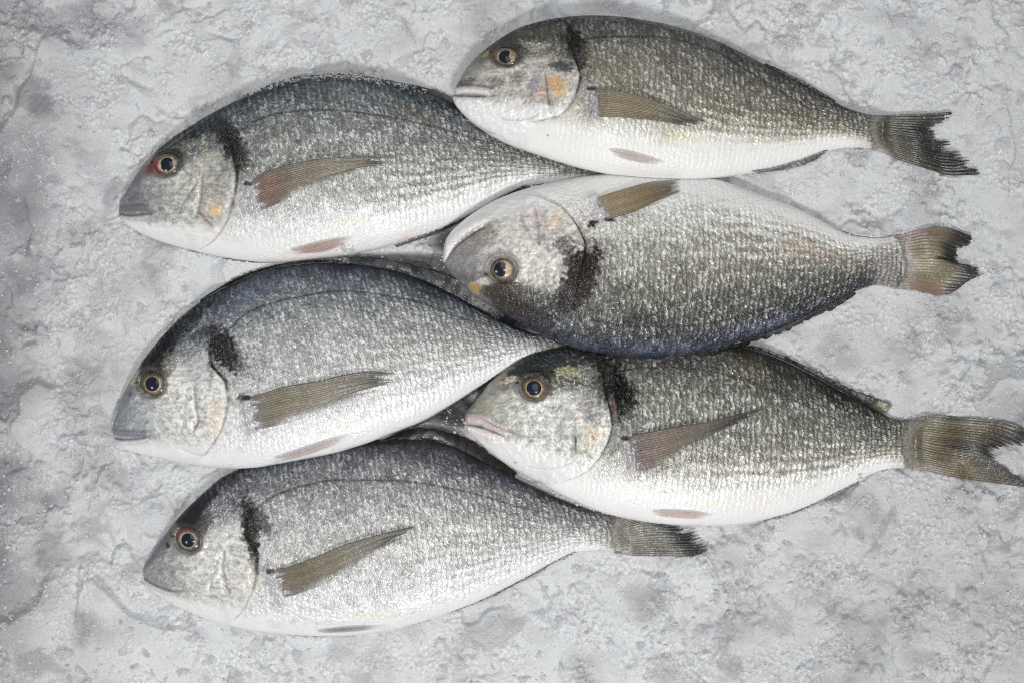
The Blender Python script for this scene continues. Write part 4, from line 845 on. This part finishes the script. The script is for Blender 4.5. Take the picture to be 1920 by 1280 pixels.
fish2 = dict(seed=2, label='brownish sea bream at the top right with an orange speckled gill cover',
    snout=(850, 183), tailbase=(1655, 248), zd=[30, 24, 16, 8], zv=[44, 62, 24, 8],
    dorsal=[(852, 170), (862, 150), (880, 122), (905, 98), (935, 75), (970, 55), (1010, 42), (1060, 33), (1110, 30), (1160, 32), (1210, 39), (1260, 49), (1310, 65), (1350, 81), (1400, 105), (1450, 131), (1500, 157), (1550, 184), (1590, 204), (1630, 215), (1655, 218)],
    ventral=[(852, 194), (862, 208), (885, 231), (920, 255), (960, 275), (1000, 289), (1050, 305), (1100, 319), (1150, 328), (1200, 333), (1250, 336), (1300, 337), (1350, 334), (1400, 327), (1450, 317), (1500, 302), (1540, 288), (1580, 279), (1620, 278), (1655, 282)],
    gill=[(1078, 60), (1068, 82), (1074, 102), (1083, 129), (1088, 143), (1084, 162), (1077, 186), (1064, 206), (1050, 219), (1020, 226), (990, 232)],
    pal=BROWN, belly=.70, rows=31, cheek=(182, 180, 172), snoutcol=(140, 138, 132), snlen=.07, throat=.60, stripe=.9, nstripe=17, stripecol=(116, 108, 86), contrast=.8,
    lateral=[(1095, 72), (1150, 66), (1230, 66), (1330, 90), (1430, 150), (1540, 215), (1650, 250)],
    blue=[(1180, 50, 90, 10, 4, .25), (960, 66, 30, 10, -30, .25)],
    blobs=[(1080, 88, 17, 34, -15, INK, .97, 9), (1060, 72, 20, 10, 30, (50, 46, 42), .8, 7), (1052, 128, 26, 10, 10, (44, 46, 60), .85, 7), (1062, 112, 24, 24, 0, (66, 66, 66), .7, 6), (1088, 115, 8, 16, -10, (60, 52, 56), .8, 6), (1110, 110, 20, 40, -20, (120, 112, 98), .5, 8), (1100, 170, 30, 18, 0, (190, 188, 186), .5, 8),
           (925, 80, 36, 12, -32, (70, 70, 64), .9, 14), (1010, 60, 50, 14, -10, (84, 84, 76), .7, 8), (965, 90, 26, 10, 10, (58, 56, 56), .85, 12), (912, 100, 10, 5, -30, (214, 206, 120), .9, 8), (920, 108, 12, 8, -10, (176, 108, 92), .8, 8), (980, 105, 9, 20, 10, (110, 112, 110), .6, 8), (1010, 90, 18, 12, 0, (190, 194, 170), .6, 7), (990, 84, 14, 8, 0, (176, 194, 176), .5, 7),
           (872, 155, 26, 8, -8, (72, 70, 72), .75, 7), (930, 158, 16, 12, 20, (84, 80, 78), .6, 5), (970, 148, 16, 14, 0, (96, 94, 84), .6, 5), (900, 128, 24, 10, -10, (168, 166, 150), .6, 9),
           (1044, 168, 20, 28, 15, (222, 198, 168), .85, 7), (1042, 160, 14, 16, 10, (214, 160, 92), .8, 5), (1052, 178, 12, 10, 0, (218, 164, 84), .6, 4), (1030, 152, 12, 8, 0, (226, 176, 130), .8, 5), (1060, 155, 8, 4, 0, (196, 160, 60), .7, 4), (1015, 178, 8, 14, 10, (218, 132, 122), .8, 6), (1005, 158, 10, 24, 22, (132, 126, 144), .7, 7),
           (1113, 196, 12, 26, -10, (128, 122, 144), .7, 6), (1270, 256, 32, 7, 4, (206, 200, 130), .7, 5), (1360, 325, 40, 8, -6, (236, 202, 180), .6, 14), (1290, 262, 40, 14, 0, (222, 214, 190), .4, 10), (1180, 130, 60, 50, 0, (150, 142, 126), .35, 12), (1480, 205, 60, 20, 25, (112, 94, 66), .5, 10), (1026, 255, 3, 2, 0, (90, 90, 90), .8, 4)],
    lines=[([(1022, 137), (1024, 156), (1026, 178), (1031, 202)], 1.5, (96, 90, 96), .8, 1.8), ([(1029, 208), (1038, 220), (1044, 226)], 1.1, (170, 150, 150), .6, .6), ([(1012, 215), (985, 226), (955, 227), (935, 222)], 1.5, (176, 176, 176), .6, 1.2), ([(892, 236), (910, 246), (928, 252)], 1.4, (150, 150, 150), .6, 1.0), ([(1140, 82), (1138, 110), (1150, 140), (1170, 165)], 3, (96, 90, 80), .35, 1.0), ([(852, 163), (880, 160), (905, 162), (930, 170)], 2, (84, 82, 84), .55, .8)],
    lips=[([(852, 174), (872, 171), (898, 172), (926, 178)], 6, 5, (216, 214, 214), .95), ([(857, 192), (880, 192), (905, 190)], 6, 3, (220, 218, 218), .9)],
    slit=[(852, 181), (872, 181), (895, 182), (920, 183)],
    eye=(950, 106, 27, 20, 5), pupil=(-2, 1, 12.5), iris=((160, 136, 116), (140, 122, 110), (92, 82, 74)), iris_lit=180,
    fins=[pect([(1106, 168), (1112, 192), (1114, 221)], [(1330, 234), (1325, 238), (1300, 240)], [(1106, 168), (1145, 172), (1199, 184), (1253, 202), (1300, 222), (1330, 234)], [(1114, 221), (1172, 224), (1226, 229), (1265, 236), (1300, 240)],
               cols=[(150, 146, 160), (130, 120, 104), (142, 130, 100), (124, 112, 88), (96, 88, 74), (96, 90, 80)], alpha_low=.85),
          pelv([(1131, 281), (1150, 294)], [(1258, 309), (1250, 311)], [(1131, 281), (1172, 286), (1213, 296), (1258, 309)], [(1150, 294), (1180, 303), (1215, 309), (1250, 311)], (204, 190, 182)),
          dict(name='anal_fin', base=[(1405, 322), (1440, 315), (1480, 302), (1511, 292), (1540, 284)], end=[(1412, 324), (1463, 321), (1500, 314), (1525, 303), (1552, 284)], up=[(1405, 322), (1412, 324)], low=[(1540, 284), (1552, 284)], rays=14, nu=14, rag=.15, cols=[(186, 172, 176), (112, 108, 116), (92, 90, 98)], dark=.45, flipn=True, settle=1.0, alpha=(1, .85)),
          dict(name='dorsal_fin', base=[(1430, 125), (1475, 148), (1520, 172), (1560, 192)], end=[(1436, 119), (1480, 138), (1527, 164), (1568, 190)], up=[(1430, 125), (1436, 119)], low=[(1560, 192), (1568, 190)], rays=12, nu=10, rag=.2, cols=[(60, 58, 54), (50, 48, 46), (40, 38, 38)], settle=1.0, rest=10),
          dict(name='tail_fin', base=[(1642, 217), (1634, 248), (1640, 283)], end=[(1788, 210), (1780, 224), (1764, 236), (1756, 246), (1775, 262), (1800, 280), (1822, 302), (1842, 328)], up=[(1642, 217), (1700, 215), (1745, 214), (1788, 210)], low=[(1640, 283), (1690, 302), (1740, 318), (1790, 330), (1842, 328)], rays=22, nu=110, rag=.15,
               cols=[(108, 103, 96), (84, 82, 70), (80, 77, 62), (68, 66, 56), (34, 33, 32), (18, 17, 17)], us=[0, .15, .35, .55, .8, 1], dark=.45, flipn=True, spots=[(.62, .45, .3, .07, (24, 23, 24), .9), (.1, .92, .15, .14, (180, 160, 176), .7)])])

placed = []
for F in (fish6, fish3, fish1, fish5, fish4, fish2):
    placed.append(build_fish(F))

# ------------------------------------------------------------------ crushed ice bed
def axis(lo, hi, step, far):
    mid = np.arange(lo, hi + step, step)
    a = [hi]; s = step
    while a[-1] < far[1]: s *= 1.06; a.append(a[-1] + s)
    b = [lo]; s = step
    while b[-1] > far[0]: s *= 1.06; b.append(b[-1] - s)
    return np.unique(np.r_[b[::-1], mid, a])
gx = axis(-30, 1950, 1.65, (-1500, 3400)); gy = axis(-30, 1310, 1.65, (-1300, 2600))
IX, IY = np.meshgrid(gx, gy, indexing='ij')
HZ = ice_height(IX, IY)
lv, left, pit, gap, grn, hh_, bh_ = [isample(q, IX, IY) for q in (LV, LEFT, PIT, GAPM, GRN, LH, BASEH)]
HBm = HB.copy()
for _ in range(3):      # close the small holes of the pressed print
    m = HBm[1:-1, 1:-1] > 900
    nb = np.stack([HBm[:-2, 1:-1], HBm[2:, 1:-1], HBm[1:-1, :-2], HBm[1:-1, 2:]]); ok = nb < 900
    fill = np.where(ok, nb, 0).sum(0) / np.maximum(ok.sum(0), 1)
    HBm[1:-1, 1:-1] = np.where(m & (ok.sum(0) >= 2), fill, HBm[1:-1, 1:-1])
r_, c_ = rc(IX, IY)
inside = (IX > RX0) & (IX < RX1) & (IY > RY0) & (IY < RY1)
HZ = np.where(inside, np.minimum(HZ, HBm[r_, c_] - 1.5), HZ)
tone = fbm(IX / 260, IY / 260, 83, 3)
warm = srgb(208, 208, 209); cool = srgb(209, 211, 213); dark = srgb(140, 140, 144)
w = ss(-.1, .4, tone)[..., None]; ICOL = cool * (1 - w) + warm * w
cloud = .5 + .5 * fbm(IX / 120, IY / 120, 95, 4)
crumb = fbm(IX / 7, IY / 7, 96, 3)
m = np.clip(.50 * ss(.05, .95, lv + .10 * crumb) + .36 * ss(.42, .85, cloud) - .08 + .30 * ss(420, -40, IX + 60 * fbm(IX / 200, IY / 200, 97, 2)) + .22 * ss(1250, 1750, IX * .6 + IY * .6) + .62 * left + .14 * pit + .9 * gap, 0, 1)[..., None]; ICOL = ICOL * (1 - m) + dark * m  # clear ice tone, plus edge vignette and shade between fish painted in
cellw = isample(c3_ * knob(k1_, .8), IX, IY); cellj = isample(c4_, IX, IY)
ICOL *= (1 + grn * (.12 * crumb + .16 * (cellw - .25) + .16 * (cellj - .5)) - .10 * ss(1500, 2000, IX + .25 * IY))[..., None]  # grain tone; darkening to the right is vignette painted into the colour
ICOL *= (1 - .62 * gap)[..., None]  # shade between the fish, painted into the ice colour
ICOL = np.clip(ICOL, .05, .86)
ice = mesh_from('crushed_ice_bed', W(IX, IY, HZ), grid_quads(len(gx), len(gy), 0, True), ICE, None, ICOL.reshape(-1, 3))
ice['kind'] = 'structure'; ice['label'] = 'wet grey white bed of crushed ice under the fish'

# ------------------------------------------------------------------ loose grains of ice
rnd = random.Random(4)
def base_ico():
    import bmesh
    bm = bmesh.new(); bmesh.ops.create_icosphere(bm, subdivisions=2, radius=1)
    v = np.array([x.co[:] for x in bm.verts]); f = np.array([[q.index for q in p.verts] for p in bm.faces]); bm.free(); return v, f
IV, IFc = base_ico()
def grains(pts, seed):
    """list of (x, y, z, size) -> verts, tris"""
    rs = np.random.RandomState(seed); Vs = []; Fs = []; n = 0
    for (x, y, z, s) in pts:
        v = IV.copy()
        for _ in range(9):                       # chip facets off
            d = rs.normal(size=3); d /= np.linalg.norm(d); k = rs.uniform(.45, .85)
            t_ = v @ d; v -= np.outer(np.clip(t_ - k, 0, None), d)
        v *= rs.uniform(.6, 1.2, 3) * s
        an = rs.uniform(0, 6.28); c_, s_ = math.cos(an), math.sin(an)
        v = v @ np.array([[c_, -s_, 0], [s_, c_, 0], [0, 0, 1]])
        Vs.append(W(x + v[:, 0], y + v[:, 1], z + v[:, 2])); Fs.append(IFc + n); n += len(v)
    return np.concatenate(Vs), np.concatenate(Fs)
def icez(x, y):
    return float(sample(HI, np.array([x]), np.array([y]))[0])
pts = []
NEAR = blur((HF > -100).astype(float), 2, 1)
while len(pts) < 700:
    x = rnd.uniform(100, 1900); y = rnd.uniform(10, 1240)
    r0, c0 = rc(np.array([x]), np.array([y])); q = NEAR[r0[0], c0[0]]
    if HF[r0[0], c0[0]] > -100 or q < .08 or HIB[r0[0], c0[0]] < -25: continue
    if perlin(np.array([x / 45.]), np.array([y / 45.]), 92)[0] + rnd.uniform(-.3, .3) < .12: continue
    s = rnd.uniform(1.2, 3.6); pts.append((x, y, icez(x, y) + s * .5, s))
while len(pts) < 8500:
    x = rnd.uniform(-60, 1980); y = rnd.uniform(-60, 1340)
    r0, c0 = rc(np.array([x]), np.array([y]))
    if HF[max(0, r0[0] - 3):r0[0] + 4, max(0, c0[0] - 3):c0[0] + 4].max() > -100: continue
    if perlin(np.array([x / 90.]), np.array([y / 90.]), 91)[0] + rnd.uniform(-.4, .4) < -.05: continue
    s = rnd.choice([.9, 1.1, 1.3, 1.6, 2.0, 2.6, 3.6]) * rnd.uniform(.8, 1.2)
    pts.append((x, y, icez(x, y) + s * .1, s))
v, f = grains(pts, 5)
g = mesh_from('loose_ice_grains', v, np.zeros((0, 4), int), CRYSTAL, None, None, None, f, smooth=False)
g['kind'] = 'stuff'; g['label'] = 'small clear grains of crushed ice strewn over the bed'; g['category'] = 'ice'

pts = []
while len(pts) < 800:
    x = rnd.uniform(-60, 1980); y = rnd.uniform(-60, 1340)
    r0, c0 = rc(np.array([x]), np.array([y])); s = 5 + 17 * rnd.random() ** 2.2; n_ = int(s / RS) + 3
    if HF[max(0, r0[0] - n_):r0[0] + n_, max(0, c0[0] - n_):c0[0] + n_].max() > -100: continue
    if perlin(np.array([x / 130.]), np.array([y / 130.]), 93)[0] + rnd.uniform(-.5, .5) < 0: continue
    pts.append((x, y, icez(x, y) - s * .35, s))
v, f = grains(pts, 15)
CLEAR = make_crystal(); CLEAR.name = 'clear_ice'; pc = CLEAR.node_tree.nodes['Principled BSDF']
pc.inputs['Transmission Weight'].default_value = .6; pc.inputs['Base Color'].default_value = (.80, .81, .83, 1); pc.inputs['Roughness'].default_value = .22
g = mesh_from('clear_ice_chunks', v, np.zeros((0, 4), int), CLEAR, None, None, None, f, smooth=False)
g['kind'] = 'stuff'; g['label'] = 'half sunk glassy chunks of clear ice among the white crushed ice'; g['category'] = 'ice'

def on_fish_z(x, y):
    return float(sample(HF, np.array([x]), np.array([y]))[0])
# frost on the back of the upper left fish
pts = []
for k in range(900):
    x = rnd.uniform(455, 800); yd = np.interp(x, [450, 500, 550, 600, 650, 700, 750, 800], [187, 166, 151, 145, 144, 150, 160, 175])
    dens = np.interp(x, [455, 560, 640, 740, 800], [.25, .7, 1, .8, .2])
    if rnd.random() > dens: continue
    off = abs(rnd.gauss(0, 7)) - 3; y = yd + off
    s = rnd.uniform(1.6, 4.2)
    z = on_fish_z(x, y) if off > 2 else 14
    z = z if z > -50 else 12
    pts.append((x, y, z + s * .4, s))
for k in range(120):
    a_ = rnd.gauss(0, 1); pts.append((647 + 20 * a_, 152 + rnd.gauss(0, 4), 22 + rnd.uniform(0, 10), rnd.uniform(1.6, 3.6)))
v, f = grains(pts, 6)
g = mesh_from('frost_grains', v, np.zeros((0, 4), int), FROST, None, None, None, f, smooth=False)
g['kind'] = 'stuff'; g['label'] = 'frosty ice crumbs stuck along the back of the upper left fish'; g['category'] = 'frost'
# small lumps resting on the fish
for (x, y, n, sp, s0, lab) in [(655, 470, 26, 7, 3.4, 'clear ice clump beside the reddish pelvic fin of the frosted fish'),
                               (1612, 896, 24, 6, 3.0, 'little clump of ice crumbs at the rear belly edge of the lowest right fish'),
                               (1780, 222, 14, 6, 2.6, 'tiny ice crumbs on the upper tail tip of the top right fish')]:
    pts = []
    for k in range(n):
        xx = x + rnd.gauss(0, sp); yy = y + rnd.gauss(0, sp * .6); z = max(on_fish_z(xx, yy), icez(xx, yy))
        pts.append((xx, yy, z + 1.5, s0 * rnd.uniform(.6, 1.3)))
    v, f = grains(pts, int(x))
    g = mesh_from('ice_clump', v, np.zeros((0, 4), int), CRYSTAL, None, None, None, f, smooth=False)
    g['label'] = lab; g['category'] = 'ice clump'; g['group'] = 'ice clumps lying on the fish'
